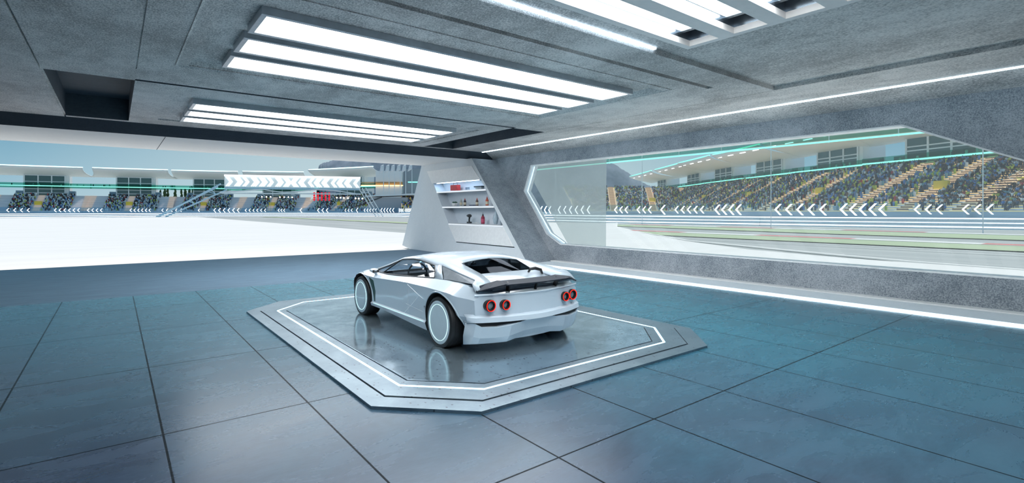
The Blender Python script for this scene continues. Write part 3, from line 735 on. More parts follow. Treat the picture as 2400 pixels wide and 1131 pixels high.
# rear wing
wing = empty('rear_wing', (0, 0, 0), parent=car)
tr = [(.865,-.62,.81),(.72,-.70,.85),(.54,-.81,.898),(.50,-.80,.888),(0,-.84,.888)]
le = [(.80,-.565,.868),(.66,-.565,.893),(.50,-.56,.915),(.44,-.56,.908),(0,-.57,.908)]
full_t = [(-x, y, z) for x, y, z in tr] + [(x, y, z) for x, y, z in tr[:-1]][::-1]
full_l = [(-x, y, z) for x, y, z in le] + [(x, y, z) for x, y, z in le[:-1]][::-1]
m = MB(); m.grid([full_t, full_l]); m.build('wing_blade', M_WING, wing, solid=.016, bevel=.003)
for s in (-1, 1):
    m = MB(); m.bar((s*.40, -.66, top_z(s*.40, -.62)-.01), (s*.42, -.70, .895), .02, .06, (0, 1, 0)); m.build('wing_strut', M_BLACK, wing)
m = MB(); m.bar((0, -.72, .76), (0, -.76, .885), .02, .03, (0, 1, 0)); m.build('wing_strut', M_BLACK, wing)
m = MB(); m.grid([[(x, bow(x, -.80)+.0, .772+.006*abs(x)) for x in xs[1:-1]], [(x, bow(x, -.80)-.012, .762) for x in xs[1:-1]], [(x, bow(x, -.80)+.004, .742) for x in xs[1:-1]]]); m.build('tail_lip', M_PAINT, car, smooth=60)

# ================================================================== objects in the wall niche
def on_shelf(name, label, cat, z, y, depth, rz=0.0, group=None): return thing(name, label, cat, (11 + LX*z + depth, y, z), rz, group)
ZS = {1: 2.70, 2: 2.01, 3: 1.28}
# red toolbox
t = on_shelf('toolbox', 'red metal toolbox with a wire carrying handle on the top shelf', 'toolbox', ZS[1], 19.52, .26); t.scale = (.75, .75, .9)
m = MB(); m.box(-.13, .13, -.36, .36, 0, .27); m.box(-.14, .14, -.37, .37, .12, .135); m.box(-.14, .14, -.37, .37, .20, .212); m.build('box', plain('toolbox_red', (.62, .05, .05), .35), t, bevel=.012)
m = MB(); m.pipe([(0, -.22, .26), (0, -.20, .36), (0, .20, .36), (0, .22, .26)], .012, 8); m.build('handle', M_BLACK, t)
def bottle(label, z, y, h, body, cap, depth=.22, tip=True, word='glue bottles on the middle shelf'):
    t = on_shelf('glue_bottle', label, 'bottle', z, y, depth, 0, word); r = h*.17
    m = MB(); m.lathe([(0, 0), (r*.92, 0), (r, h*.03), (r, h*.52), (r*.85, h*.62), (r*.42, h*.70), (r*.40, h*.73), (0, h*.73)], (0, 0, 0), 'Z', 20); m.build('bottle_body', body, t, smooth=35)
    m = MB(); m.lathe([(0, h*.73), (r*.5, h*.73), (r*.45, h*.80), (r*.16, h*.86), (r*.08, h), (0, h)], (0, 0, 0), 'Z', 16); m.build('nozzle_cap', cap, t, smooth=35)
    m = MB(); m.lathe([(r*1.01, h*.12), (r*1.02, h*.13), (r*1.02, h*.42), (r*1.01, h*.43)], (0, 0, 0), 'Z', 20); m.build('label_band', M_LABEL, t, smooth=60)
    return t
M_LABEL = plain('cream_label', (.72, .64, .48), .6); CR = plain('red_cap', (.55, .02, .02), .35); CW = plain('pale_cap', (.6, .6, .5), .5)
bottle('slim pale bottle with a cream cap on the middle shelf, left of the red-capped one', ZS[2], 18.68, .34, plain('pale_bottle', (.42, .43, .40), .4), CW)
bottle('dark bottle with red nozzle cap and cream label beside the slim pale bottle', ZS[2], 18.38, .34, plain('dark_bottle', (.05, .04, .05), .3), CR)
bottle('squat brown bottle with a red cap in the middle of the middle shelf', ZS[2], 17.46, .34, plain('brown_bottle', (.13, .07, .05), .3), CR)
bottle('orange-red bottle with a red cap at the right end of the middle shelf', ZS[2], 16.74, .38, plain('orange_bottle', (.55, .09, .04), .35), CR)
M_LABEL = plain('magenta_label', (.55, .08, .16), .5)
bottle('tall dark red bottle with a black nozzle on the bottom shelf', ZS[3], 16.75, .45, plain('wine_bottle', (.30, .02, .05), .3), M_BLACK, word='bottles on the bottom shelf')
# succulent
t = on_shelf('potted_succulent', 'small green succulent in a white round pot on the middle shelf', 'potted plant', ZS[2], 19.24, .24); t.scale = (.85, .85, .85)
m = MB(); m.lathe([(0, 0), (.09, 0), (.13, .05), (.15, .14), (.14, .15), (.12, .12), (0, .12)], (0, 0, 0), 'Z', 24); m.build('pot', M_WHITE, t, smooth=40)
m = MB()
for k in range(22):
    a = k*2.4; r = .03 + .09*(k/22); el = 1.2 - .8*(k/22)
    p = Vector((r*math.cos(a)*.5, r*math.sin(a)*.5, .13)); q = p + Vector((math.cos(a)*math.cos(el), math.sin(a)*math.cos(el), math.sin(el)))*.12
    m.pipe([p, (p+q)/2 + Vector((0, 0, .01)), q], [.012, .022, .003], 6)
m.build('leaves', plain('succulent_green', (.05, .16, .10), .5), t)
# trays
t = on_shelf('tray', 'dark flat tray lying over a pale one at the right end of the top shelf', 'tray', ZS[1], 17.58, .25); t.scale = (.8, .8, .8)
m = MB(); m.box(-.14, .14, -.36, .36, .10, .16); m.build('upper_tray', plain('slate_tray', (.06, .09, .12), .4), t, bevel=.01)
m = MB(); m.box(-.10, .10, -.28, .28, .0, .10); m.build('lower_tray', plain('pale_tray', (.55, .62, .66), .4), t, bevel=.02)
o = on_shelf('notebook', 'small flat dark blue notebook lying on the middle shelf between the bottles', 'notebook', ZS[2], 17.78, .22)
m = MB(); m.box(-.09, .09, -.13, .13, 0, .035); m.build('cover', plain('navy_cover', (.03, .05, .12), .5), o, bevel=.004); m = MB(); m.box(-.085, .085, -.125, .125, .008, .027); m.build('pages', M_WHITE, o)
for k, y in enumerate((18.62, 18.52, 18.39)):
    t = on_shelf('drinking_glass', 'small clear glass on the top shelf, %s of three in a row' % ('left', 'middle', 'right')[k], 'glass', ZS[1], y, .24, 0, 'small glasses on the top shelf')
    m = MB(); m.lathe([(0, 0), (.030, 0), (.036, .11), (.032, .11), (.027, .01), (0, .01)], (0, 0, 0), 'Z', 16); m.build('glass_body', glassy('clear_glass', (.75, .8, .84), 1.5), t, smooth=40)
# power drill
t = on_shelf('power_drill', 'black cordless power drill standing on its battery on the bottom shelf', 'power drill', ZS[3], 17.74, .22); t.scale = (.78, .78, .78)
m = MB(); m.box(-.07, .07, -.15, .15, 0, .09); m.build('battery', plain('battery_black', (.03, .035, .04), .5), t, bevel=.015)
m = MB(); m.pipe([(0, 0, .08), (0, .01, .18), (0, -.02, .30), (0, -.03, .34)], [.05, .042, .045, .05], 10); m.build('grip', plain('grip_black', (.02, .022, .025), .55), t, smooth=50)
m = MB(); m.lathe([(0, -.17), (.05, -.165), (.085, -.10), (.09, .02), (.075, .10), (.05, .13), (.045, .2), (.02, .22), (0, .22)], (0, 0, .40), 'Y', 16); m.build('motor_housing', plain('drill_body', (.035, .037, .04), .4), t, smooth=40)
t = on_shelf('cotton_waste', 'crumpled white cloth lying beside the drill on the bottom shelf', 'cloth', ZS[3], 17.22, .20)
m = MB(); rows = []
for i in range(9):
    rows.append([((i-4)*.022, (j-8)*.022, .02 + .05*abs(math.sin(i*1.3+j*.9)*math.cos(j*.7)) * (1-abs(i-4)/5)*(1-abs(j-8)/9)) for j in range(17)])
m.grid(rows); m.build('folds', M_WHITE, t, smooth=60, solid=.012)
t = on_shelf('vase', 'pale blue-grey teardrop vase at the right end of the bottom shelf', 'vase', ZS[3], 15.86, .20); t.scale = (.8, .8, .8)
m = MB(); m.lathe([(0, 0), (.07, 0), (.13, .16), (.14, .28), (.10, .44), (.04, .58), (.02, .68), (.012, .68), (.03, .56), (0, .5)], (0, 0, 0), 'Z', 28); m.build('vase_body', plain('vase_glaze', (.42, .52, .58), .25), t, smooth=50)

# ================================================================== circuit outside
def ground_poly(name, pts, z, mat, mi=None):
    tri = tessellate_polygon([[Vector((a, b, 0)) for a, b in pts]])
    m = MB(); m.add([(a, b, z) for a, b in pts], [tuple(t) for t in tri]); o = m.build(name, mat, recalc=False)
    bm = bmesh.new(); bm.from_mesh(o.data)
    for f in bm.faces:
        if f.normal.z < 0: f.normal_flip()
    bm.to_mesh(o.data); bm.free(); return tag(o, kind='structure')
ground_poly('asphalt_ground', [(-1500, -800), (2200, -800), (2200, 2600), (-1500, 2600)], -.16, M_ASPHALT)
APR = [(-300, 21.75), (12.4, 21.75), (12.4, -30), (21.9, -30), (21.9, -10), (22.03, 2.73), (22.35, 7.68), (23.72, 12.24), (27.39, 18.0), (34.77, 27.05), (46, 39.5), (60, 51.5), (52, 60), (36, 46), (24, 35.5), (19.2, 31), (18.8, 45), (19.0, 80), (19.3, 178), (-300, 178)]
ground_poly('white_apron', APR, -.03, M_APRON)
def band(name, line, wd, z, mat):
    L = []; R_ = []
    for i, p in enumerate(line):
        a = Vector(line[max(i-1, 0)]); b = Vector(line[min(i+1, len(line)-1)]); d = (b-a).normalized(); n = Vector((-d.y, d.x))*wd/2
        L.append((p[0]+n.x, p[1]+n.y)); R_.append((p[0]-n.x, p[1]-n.y))
    return ground_poly(name, L + R_[::-1], z, mat)
ground_poly('grass_strip', [(33.6, -30), (38.4, -30), (38.4, 60), (38.8, 172), (35.8, 172), (34.6, 60), (33.6, 20)], -.10, M_GRASS)
ground_poly('grass_strip', [(44.6, -30), (54.6, -30), (54.9, 60), (52.5, 110), (51, 60), (47, 20)], -.10, M_GRASS)
band('kerb', [(39.1, -30), (39.2, 60)], 1.4, -.07, M_KERB); band('kerb', [(55.6, -30), (56.0, 30), (56.6, 60)], 1.6, -.07, M_KERB)
band('painted_line', [(22.9, -25), (23.1, 2.86), (23.6, 6), (25.1, 10.04), (29.1, 19.1), (36.9, 28.9), (47, 40.3), (62, 53)], .28, -.08, M_LINE)
for x in (30.2, 31.6): band('painted_line', [(x, -30), (x+.6, 24)], .12, -.09, M_LINE)

sc = thing('glass_or_reflection_screen', 'added pale pane imitating a reflection at the left end of the window', 'reflection stand-in', (15.0, 17.0, -.03))  # added pane, imitates a bright reflection in the window glass
def refl_screen_mat():
    g = NG('reflection_veil'); tr = g.n('ShaderNodeBsdfTransparent', inp={0: (.80, .83, .83, 1)}); df = g.n('ShaderNodeBsdfTranslucent', inp={0: (.85, .9, .9, 1)}); dd = g.n('ShaderNodeBsdfDiffuse', inp={0: (.8, .85, .86, 1)})
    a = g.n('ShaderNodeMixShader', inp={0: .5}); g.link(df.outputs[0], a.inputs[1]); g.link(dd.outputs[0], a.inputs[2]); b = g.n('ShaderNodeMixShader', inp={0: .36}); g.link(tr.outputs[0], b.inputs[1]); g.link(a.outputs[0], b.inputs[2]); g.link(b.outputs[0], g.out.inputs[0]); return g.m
SC = [(17.53, 4.14), (13.35, 4.17), (13.39, -0.03), (15.11, -0.03), (17.65, 3.07)]  # outline cut to the shape of that reflection
m = MB(); m.hexa([(0, y-17, z+.03) for y, z in SC], [(.02, y-17, z+.03) for y, z in SC]); m.build('pane', refl_screen_mat(), sc)
# --- LED barrier with chevron screens round the circuit
BAR = [(76.2, -8), (73, 9.05), (67.2, 33), (63.2, 57.5), (64.5, 90), (70, 130), (71, 150), (60, 176), (42, 190), (25, 200), (-2, 191.5), (-26, 185), (-62, 180), (-110, 172)]
BNAME = ['at the right edge of the window view', 'in the right half of the window view', 'in the middle of the window view', 'at the left end of the window view', 'hidden bend beyond the shelf wall',
         'on the far bend behind the shelf wall', 'just left of the shelf wall', 'under the flagpoles', 'beneath the red start lights', 'beneath the left end of the arrow gantry', 'left of the gantry leg',
         'under the second tower from the left', 'at the far left of the opening']
def chevron(m, c, t, n, w_, h_, th, mi=0):
    """'<' whose tip points along t"""
    c = Vector(c); t = Vector(t); n = Vector(n); up = Vector((0, 0, 1))
    tip = c + t*w_/2
    for sg_ in (-1, 1):
        e_ = c - t*w_/2 + up*sg_*h_/2
        A = [tip + t*0, tip - t*th, e_ - t*0 - t*0 , e_ + t*th]
        f = [A[0], A[3], e_, tip - t*th]
        m.hexa([p + n*.03 for p in f], [p - n*.03 for p in f], mi)
rnd = random.Random(5)
for i in range(len(BAR)-1):
    a, b = Vector((*BAR[i], 0)), Vector((*BAR[i+1], 0)); L = (b-a).length; tdir = (b-a)/L; nn = Vector((tdir.y, -tdir.x, 0))
    if nn.dot(-(a+b)/2) < 0: nn = -nn
    t = thing('trackside_barrier', 'white trackside barrier with arrow screen, ' + BNAME[i], 'barrier', tuple((a+b)/2), math.atan2(tdir.y, tdir.x), 'barriers round the circuit')
    nl = Vector((0, 1, 0)) if Vector((-tdir.y, tdir.x, 0)).dot(nn) > 0 else Vector((0, -1, 0)); s = nl.y; h = L/2
    m = MB(); m.box(-h, h, -.3, .3, -.16, 1.0); m.box(-h, h, min(s*.3, s*.55), max(s*.3, s*.55), -.16, .35); m.build('base', M_BARRIER, t)
    m = MB(); m.box(-h, h, min(s*.55, s*.60), max(s*.55, s*.60), .02, .12); m.box(-h, h, min(s*.30, s*.34), max(s*.30, s*.34), .93, 1.03); m.box(-h, h, min(s*.30, s*.34), max(s*.30, s*.34), .48, .54); m.build('light_line', M_CHEV, t)
    m = MB(); m.box(-h, h, -.02, .02, 1.03, 2.75); m.build('glass_or_reflection_screen', M_FENCEGLASS, t)
    x = -h + 1.0 + rnd.random()*2; cnt = 0
    while x < h - 1.5 and cnt < 30:
        k = rnd.choice([1, 3, 3, 4, 5, 6]); big = 1.35 if (k == 1 or rnd.random() < .3) else 1.02; dense = rnd.choice([.95, 1.25, 1.5]) * (1.0 if L < 50 else 1.1)
        if i > 8: big = .95; dense *= 1.05
        for q in range(k):
            if x > h - 1: break
            m = MB(); chevron(m, (x, s*.05, 1.95), (1, 0, 0), (0, 1, 0), big*.62, big*1.05, .17*big); x += dense; cnt += 1
            m.build('arrow', M_CHEV, t)
        x += rnd.choice([1.2, 2.2, 4.5])

# --- people (small figures): one continuous skinned body per pose
def person_mesh(pose, shirt, trousers, skin):
    P = {'pelvis': (0,0,.92), 'chest': (0,0,1.28), 'neck': (0,0,1.46), 'head': (0,.01,1.62), 'top': (0,.01,1.73)}
    E_ = [('pelvis','chest'),('chest','neck'),('neck','head'),('head','top')]; R_ = {'pelvis': .15, 'chest': .17, 'neck': .06, 'head': .10, 'top': .06}
    for s, n in ((-1,'l'),(1,'r')):
        if pose == 'sit': leg = [(s*.11,.05,.88),(s*.13,.42,.86),(s*.13,.45,.44),(s*.13,.55,.40)]
        else: leg = [(s*.10,0,.84),(s*.13,.02,.48),(s*.14,0,.08),(s*.15,.14,.03)]
        if pose == 'cheer': arm = [(s*.22,0,1.40),(s*.36,.05,1.62),(s*.30,.08,1.90)]
        elif pose == 'wave' and s > 0: arm = [(s*.22,0,1.40),(s*.40,.03,1.55),(s*.46,.08,1.86)]
        else: arm = [(s*.22,0,1.40),(s*.28,.02,1.14),(s*.24,.18,.98)]
        for k, (p, r) in enumerate(zip(leg, (.095,.07,.05,.045))): P['leg%s%d' % (n,k)] = p; R_['leg%s%d' % (n,k)] = r
        for k, (p, r) in enumerate(zip(arm, (.07,.052,.042))): P['arm%s%d' % (n,k)] = p; R_['arm%s%d' % (n,k)] = r
        E_ += [('pelvis','leg%s0' % n)] + [('leg%s%d' % (n,k), 'leg%s%d' % (n,k+1)) for k in range(3)] + [('chest','arm%s0' % n)] + [('arm%s%d' % (n,k), 'arm%s%d' % (n,k+1)) for k in range(2)]
    ks = list(P); me = bpy.data.meshes.new('p'); me.from_pydata([P[k] for k in ks], [(ks.index(a), ks.index(b)) for a, b in E_], [])
    o = bpy.data.objects.new('p', me); COL.objects.link(o); o.modifiers.new('s', 'SKIN')
    for k, v in zip(ks, me.skin_vertices[0].data): v.radius = (R_[k], R_[k]*(.8 if k in ('pelvis','chest') else 1)); v.use_root = (k == 'pelvis')
    dg = bpy.context.evaluated_depsgraph_get(); r = bpy.data.meshes.new_from_object(o.evaluated_get(dg)); bpy.data.objects.remove(o)
    r.name = 'spectator'; r.materials.clear()
    for q in (shirt, trousers, skin): r.materials.append(q)
    for f in r.polygons:
        f.use_smooth = True; z = f.center.z; x = abs(f.center.x)
        f.material_index = 2 if (z > 1.5 and x < .13) or (x > .27 and (z > 1.7 or z < 1.06 and pose != 'sit')) else (0 if z > .95 else 1)
    return r
SHIRTS = {'dark navy': (.06,.10,.17), 'black': (.04,.045,.05), 'pale grey': (.62,.68,.70), 'blue': (.14,.28,.58), 'yellow-green': (.62,.68,.12), 'brown': (.26,.15,.10), 'red': (.50,.08,.08), 'white': (.85,.88,.88), 'teal': (.22,.42,.48)}
WEI = ['dark navy']*7 + ['black']*8 + ['pale grey']*4 + ['blue']*5 + ['yellow-green']*4 + ['brown']*2 + ['red'] + ['white']*2 + ['teal']*3
WEIL = ['black']*6 + ['dark navy']*3 + ['pale grey']*5 + ['white']*7 + ['brown']*3 + ['blue']*2 + ['yellow-green']*2 + ['red'] + ['teal']
M_SH = {k: plain('shirt_' + k.replace(' ', '_'), v, .9) for k, v in SHIRTS.items()}
M_TR = plain('dark_trousers', (.03,.035,.05), .9); M_SK = plain('skin_and_hair', (.25,.16,.12), .8)
crowd = []      # (world position, facing, shirt, is_right)

def stand(path_i, label, centre, ang, pitch, rows, depth, ztop, group, right, dens=.75, tower=True, canopy=True, balcony=True):
    """local x runs along the stand, +y points to the track"""
    t = thing('grandstand', label, 'grandstand', (centre[0], centre[1], 0), ang, group)
    h = pitch/2; z0 = 1.2; dz = (ztop-z0)/rows; dy = depth/rows
    m = MB()
    for r in range(rows):
        y1 = depth - r*dy; z = z0 + r*dz
        m.box(-h, h, 0 if r == 0 else y1-dy, y1, -.1 if r == 0 else z-.05, z+dz)
    o = m.build('seating', M_SEAT, t, recalc=False)
    m = MB()
    for r in range(rows):
        y1 = depth - r*dy; z = z0 + (r+1)*dz; m.box(-h, h, y1, y1+.05, z-.16, z+.02)
    m.build('row_edging', M_EDGER if right else M_EDGEL, t, recalc=False)
    ais = [(-h+1.6, 3.2), (1.0, 3.0), (h-1.6, 3.2)] if not right else [(-h*.98+1.5, 3.0), (-h*.32, 3.0), (h*.36, 3.0)]
    for k, (ax, aw) in enumerate(ais):
        m = MB(); sk = -7 if right else 0
        for r in range(rows):
            y1 = depth - r*dy; z = z0 + (r+1)*dz; xx = ax + sk*(r/rows)
            m.box(xx-aw/2, xx+aw/2, y1-dy*.92, y1+.03, z-.02, z+.10)
            if right: m.box(xx-aw/2, xx+aw/2, y1-dy*.95, y1-dy*.90, z, z+dz, 1)
        m.build('lit_stairway', [M_STEP, M_RISER] if right else [M_AISLE, M_RISER], t, recalc=False)
        if k == 1:
            m = MB(); r = int(rows*.45); y1 = depth - r*dy; z = z0 + r*dz; xx = ax + sk*.45
            m.box(xx-1.7, xx+1.7, y1-.5, y1+.4, z, z+2.3); m.build('vomitory_board', M_YELLOW, t)
    M4 = Matrix.Translation((centre[0], centre[1], 0)) @ Matrix.Rotation(ang, 4, 'Z')
    rr = random.Random(path_i*17+3)
    edges = sorted([(-h, 0)] + [(a, w_/2+.4) for a, w_ in ais] + [(h, 0)])
    for r in range(rows):
        y = depth - r*dy - dy*.5; z = z0 + (r+1)*dz; sk = (-7 if right else 0)*(r/rows)
        for k in range(len(edges)-1):
            xa_, xb_ = edges[k][0]+edges[k][1]+sk*(k > 0), edges[k+1][0]-edges[k+1][1]+sk*(k < len(edges)-2)
            if xb_ - xa_ < 2: continue
            mgn = 0 if right else (4.5 if k % 2 else 5.5)
            x = xa_ + .3 + (mgn if k % 2 == 1 and not right else .5); xe = xb_ - (mgn if k % 2 == 0 and not right else .3)
            while x < xe:
                if rr.random() < dens * (1.0 if r > 1 else .5): crowd.append((M4 @ Vector((x + rr.uniform(-.1, .1), y, z)), ang, rr.choice(WEI if right else WEIL), right))
                x += .62 if not right else .64
    if tower:
        tw = empty('tower', (0, 0, 0), parent=t); zt = 23.6 if not right else 25.0
        m = MB(); m.box(-11.2, 9.8, -9, -.6, ztop-3, zt); m.build('tower_block', M_BUILD, tw)
        m = MB(); m.box(-9.3, 9.3, -.6, -.45, ztop-.6, zt-.5); m.build('tower_windows', M_TOWERGL, tw)
        m = MB()
        for x in (-9.3, -3.1, 3.1, 9.3): m.box(x-.28, x+.28, -.5, -.25, ztop-.6, zt-.4)
        for z in (zt-.5, zt-4.2, ztop+1.6, ztop+4.0): m.box(-9.3, 9.3, -.5, -.28, z-.18, z+.18)
        m.build('window_frames', M_WHITEMET, tw)
        m = MB(); m.box(-14, -11.2, -4, -.3, ztop-.5, ztop+2.8); m.build('side_lodge', M_SHED, tw); m = MB(); m.box(9.8, 13, -4, -.3, ztop-.5, ztop+2.8); m.build('side_lodge', M_SHED, tw)
    if balcony:
        b = empty('balcony', (0, 0, 0), parent=t); zb = 16.6
        m = MB(); m.box(-h, h, -3.0, 1.2, zb-.2, zb+.1); m.build('deck', M_BUILD, b)
        m = MB(); m.box(-h+.08, h-.08, 1.15, 1.3, zb-.02, zb+.42); m.build('light_line', M_TEAL, b)
        m = MB(); m.box(-h, h, 1.16, 1.2, zb+.42, zb+1.9); m.box(-h, h, 1.16, 1.2, zb-1.1, zb-.04); m.build('teal_balustrade', M_TEALGLASS, b)
        for k in range(13):
            x = rr.uniform(-h, h); crowd.append((M4 @ Vector((x, .4, zb+.1)), ang, rr.choice(['black', 'dark navy', 'white', 'pale grey']), right))
    if canopy:
        c = empty('canopy', (0, 0, 0), parent=t); rows_ = []; yf = 9.0 if not right else 15.0
        n = 24; zf = 27.9 if not right else 27.7; zr = 23.2
        for j in range(9):
            q = j/8; yy = yf - (yf+3)*q; zz = zf - (zf-zr)*(q**.62)
            hw = (h*.87 + (h*.16)*(q**2.2)); rows_.append([(hw*(-1+2*i/n), yy + (.8*(abs(-1+2*i/n))**6)*(1-q), zz) for i in range(n+1)])
        m = MB(); m.grid(rows_); m.build('roof_skin', M_CANOPY, c, smooth=40, solid=.35)
        m = MB(); m.box(-h*.87, h*.87, yf-.05, yf+.30, zf-.05, zf+.42); m.build('light_line', M_TEAL if right else M_TEALW, c)
        if right:
            m = MB()
            for k in range(4): xx = -h*.7 + k*h*.45; m.box(xx, xx+4.2, yf-2.0, yf-1.6, zf-1.55, zf-1.35)
            m.build('roof_lamps', M_SPOT2, c)
    return t
M_EDGER = plain('golden_row_edging', (.75, .55, .25), .6, emis=(1.0, .62, .22), es=.8); M_EDGEL = plain('pale_row_edging', (.55, .50, .52), .7)
M_RISER = plain('stair_riser', (.34, .27, .22), .8)
M_AISLE = plain('lit_stair_concrete', (.72, .52, .33), .8, emis=(1.0, .70, .42), es=.45)
M_TEALW = glow('pale_teal_glow', (.62, 1.0, .93), 2.2); M_SPOT2 = glow('roof_lamp_glow', (.9, .95, 1.0), 3.0)
def facing(a, b):      # angle so that +y local points to the camera side of line a->b
    d = Vector(b) - Vector(a); ang = math.atan2(d.y, d.x); mid = (Vector(a)+Vector(b))/2
    ny = Vector((-math.sin(ang), math.cos(ang)))
    return ang if ny.dot(-mid) > 0 else ang + PI
def offs(c, ang, d): return (c[0] + math.sin(ang)*d, c[1] - math.cos(ang)*d)
LT = [(-76, 419), (-33.1, 416.0), (10.2, 407.7), (50.5, 397.9), (88.6, 377.1)]
LW = ['partly cut by the left edge of the picture', 'first whole one from the left', 'second whole one from the left', 'behind the gantry leg', 'behind the arrow gantry']
for i in range(1, 5):
    a = LT[i-1]; b = LT[min(i+1, 4)]; ang = facing(a, b)
    p = Vector(LT[i]) - Vector(LT[i-1])
    stand(i, 'far grandstand with glazed tower, ' + LW[i], LT[i], ang, 44.5, 15, 14.5, 11.0, 'grandstands on the far side', False, .78)
stand(0, 'far grandstand with glazed tower, ' + LW[0], LT[0], facing(LT[0], LT[1]), 44.5, 15, 14.5, 11.0, 'grandstands on the far side', False, .78)
stand(5, 'grandstand with a high white swept canopy, right of the arrow gantry', (118, 318), facing((100, 350), (128, 290)), 62, 15, 14.5, 11.0, 'grandstands on the far side', False, .8)
RT = [(171, -2), (183.9, 40.0), (201.0, 72.3), (222.6, 106.4), (244.1, 139.5), (268.7, 172.3), (304.1, 219.6)]
RW = ['nearest, at the right edge of the window', 'second from the right through the window', 'third from the right through the window', 'fourth from the right through the window', 'fifth from the right through the window', 'sixth from the right through the window', 'furthest one through the window']
for i in range(7):
    a = RT[max(i-1, 0)]; b = RT[min(i+1, 6)]; ang = facing(a, b)
    d0 = (Vector(RT[i]) - Vector(RT[max(i-1, 0)])).length; d1 = (Vector(RT[min(i+1, 6)]) - Vector(RT[i])).length
    pt = (d0 + d1)/2 if 0 < i < 6 else (d0+d1)
    stand(10+i, 'crowded grandstand with warm lit stairs, ' + RW[i], RT[i], ang, pt*1.10, 24, 24, 15.6, 'grandstands seen through the window', True, .80)
# stand across the bend, left part of the window and beside the shelf wall
for i, (c_, wd) in enumerate((((232, 196), 'low crowded stand at the left end of the window view'), ((133, 238), 'low crowded stand in the gap left of the shelf wall'))):
    stand(20+i, wd, c_, facing((239.6, 193.7), (121.3, 247.7)), (70, 34)[i], (22, 13)[i], (20, 12)[i], (15.0, 9.2)[i], 'low stands on the bend', True, .85, tower=False, canopy=False, balcony=False)

# crowd: the 300 figures that show largest stand alone, the rest is one mass
def vis(p):
    x, y, Z = proj(p)
    if 1240 < x < 2398 and y > 293 + max(0, (x-2115)*.29) and y > 385 - (x-1256)*.107 and y < 495: return True
    if 0 < x < 940 and 340 < y < 500: return True
    return False
order = sorted((i for i in range(len(crowd)) if vis(crowd[i][0])), key=lambda i: proj(crowd[i][0])[2])
near = set(order[:300])
cache = {}; rr = random.Random(11)
for i in order[:300]:
    p, ang, sh, right = crowd[i]; pose = rr.choice(['stand', 'stand', 'cheer', 'wave', 'sit'])
    if (pose, sh) not in cache: cache[(pose, sh)] = person_mesh(pose, M_SH[sh], M_TR, M_SK)
    o = bpy.data.objects.new('person', cache[(pose, sh)]); COL.objects.link(o)
    o.location = p + Vector((0, 0, -.02 if pose != 'sit' else -.40)); o.rotation_euler = (0, 0, ang + rr.uniform(-.4, .4)); o.scale = (1.12, 1.12, 1.05)
    act = {'stand': 'standing', 'cheer': 'arms raised', 'wave': 'waving', 'sit': 'sitting'}[pose]
    sh2 = sh if sh != 'yellow-green' else 'yellow'; band_ = 'lower' if p.z < 6 else ('middle' if p.z < 11 else 'upper'); lr = 'right of' if proj(p)[0] > 2330 else 'left of'
    tag(o, 'spectator in %s top %s, %s rows, %s the rightmost lit stairs' % (sh2, act, band_, lr), 'person', 'spectators in %s tops, %s, %s rows, %s the rightmost stairs' % (sh, act, band_, lr))
vs = []; fs = []; mi = []; names = list(SHIRTS)
for i, (p, ang, sh, right) in enumerate(crowd):
    if i in near: continue
    x, y, Z = proj(p)
    if Z < 20 or x < -60 or x > 2560: continue
    if right and i % 13 == 0 and Z > 330: continue
    b = len(vs); w_ = .30; hgt = rr.uniform(1.45, 1.85); c_, s_ = math.cos(ang), math.sin(ang)
    def L_(a, d, z): return (p.x + a*c_ - d*s_, p.y + a*s_ + d*c_, p.z + z)
    vs += [L_(-.20, -.12, 0), L_(.20, -.12, 0), L_(.20, .12, 0), L_(-.20, .12, 0),
           L_(-w_, -.14, hgt-.45), L_(w_, -.14, hgt-.45), L_(w_, .14, hgt-.45), L_(-w_, .14, hgt-.45),
           L_(-.07, -.07, hgt-.30), L_(.07, -.07, hgt-.30), L_(.07, .07, hgt-.30), L_(-.07, .07, hgt-.30),
           L_(0, 0, hgt), L_(-.13, 0, hgt-.15), L_(.13, 0, hgt-.15), L_(0, .13, hgt-.15), L_(0, -.13, hgt-.15)]
    q = [(0,1,5,4),(1,2,6,5),(2,3,7,6),(3,0,4,7),(4,5,9,8),(5,6,10,9),(6,7,11,10),(7,4,8,11)]
    fs += [tuple(b+k for k in f) for f in q]; mi += [names.index(sh)]*8
    hd = [(12,15,13),(12,14,15),(12,16,14),(12,13,16),(8,13,15),(9,15,14),(10,14,16),(11,16,13)]
    fs += [tuple(b+k for k in f) for f in hd]; mi += [len(names)]*8
me = bpy.data.meshes.new('crowd'); me.from_pydata(vs, [], fs)
for k in names: me.materials.append(M_SH[k])
me.materials.append(M_SK); me.polygons.foreach_set('material_index', mi); me.update()
o = bpy.data.objects.new('crowd', me); COL.objects.link(o); tag(o, 'dense mass of tiny spectators filling the distant terraces all round the circuit', 'crowd', kind='stuff')

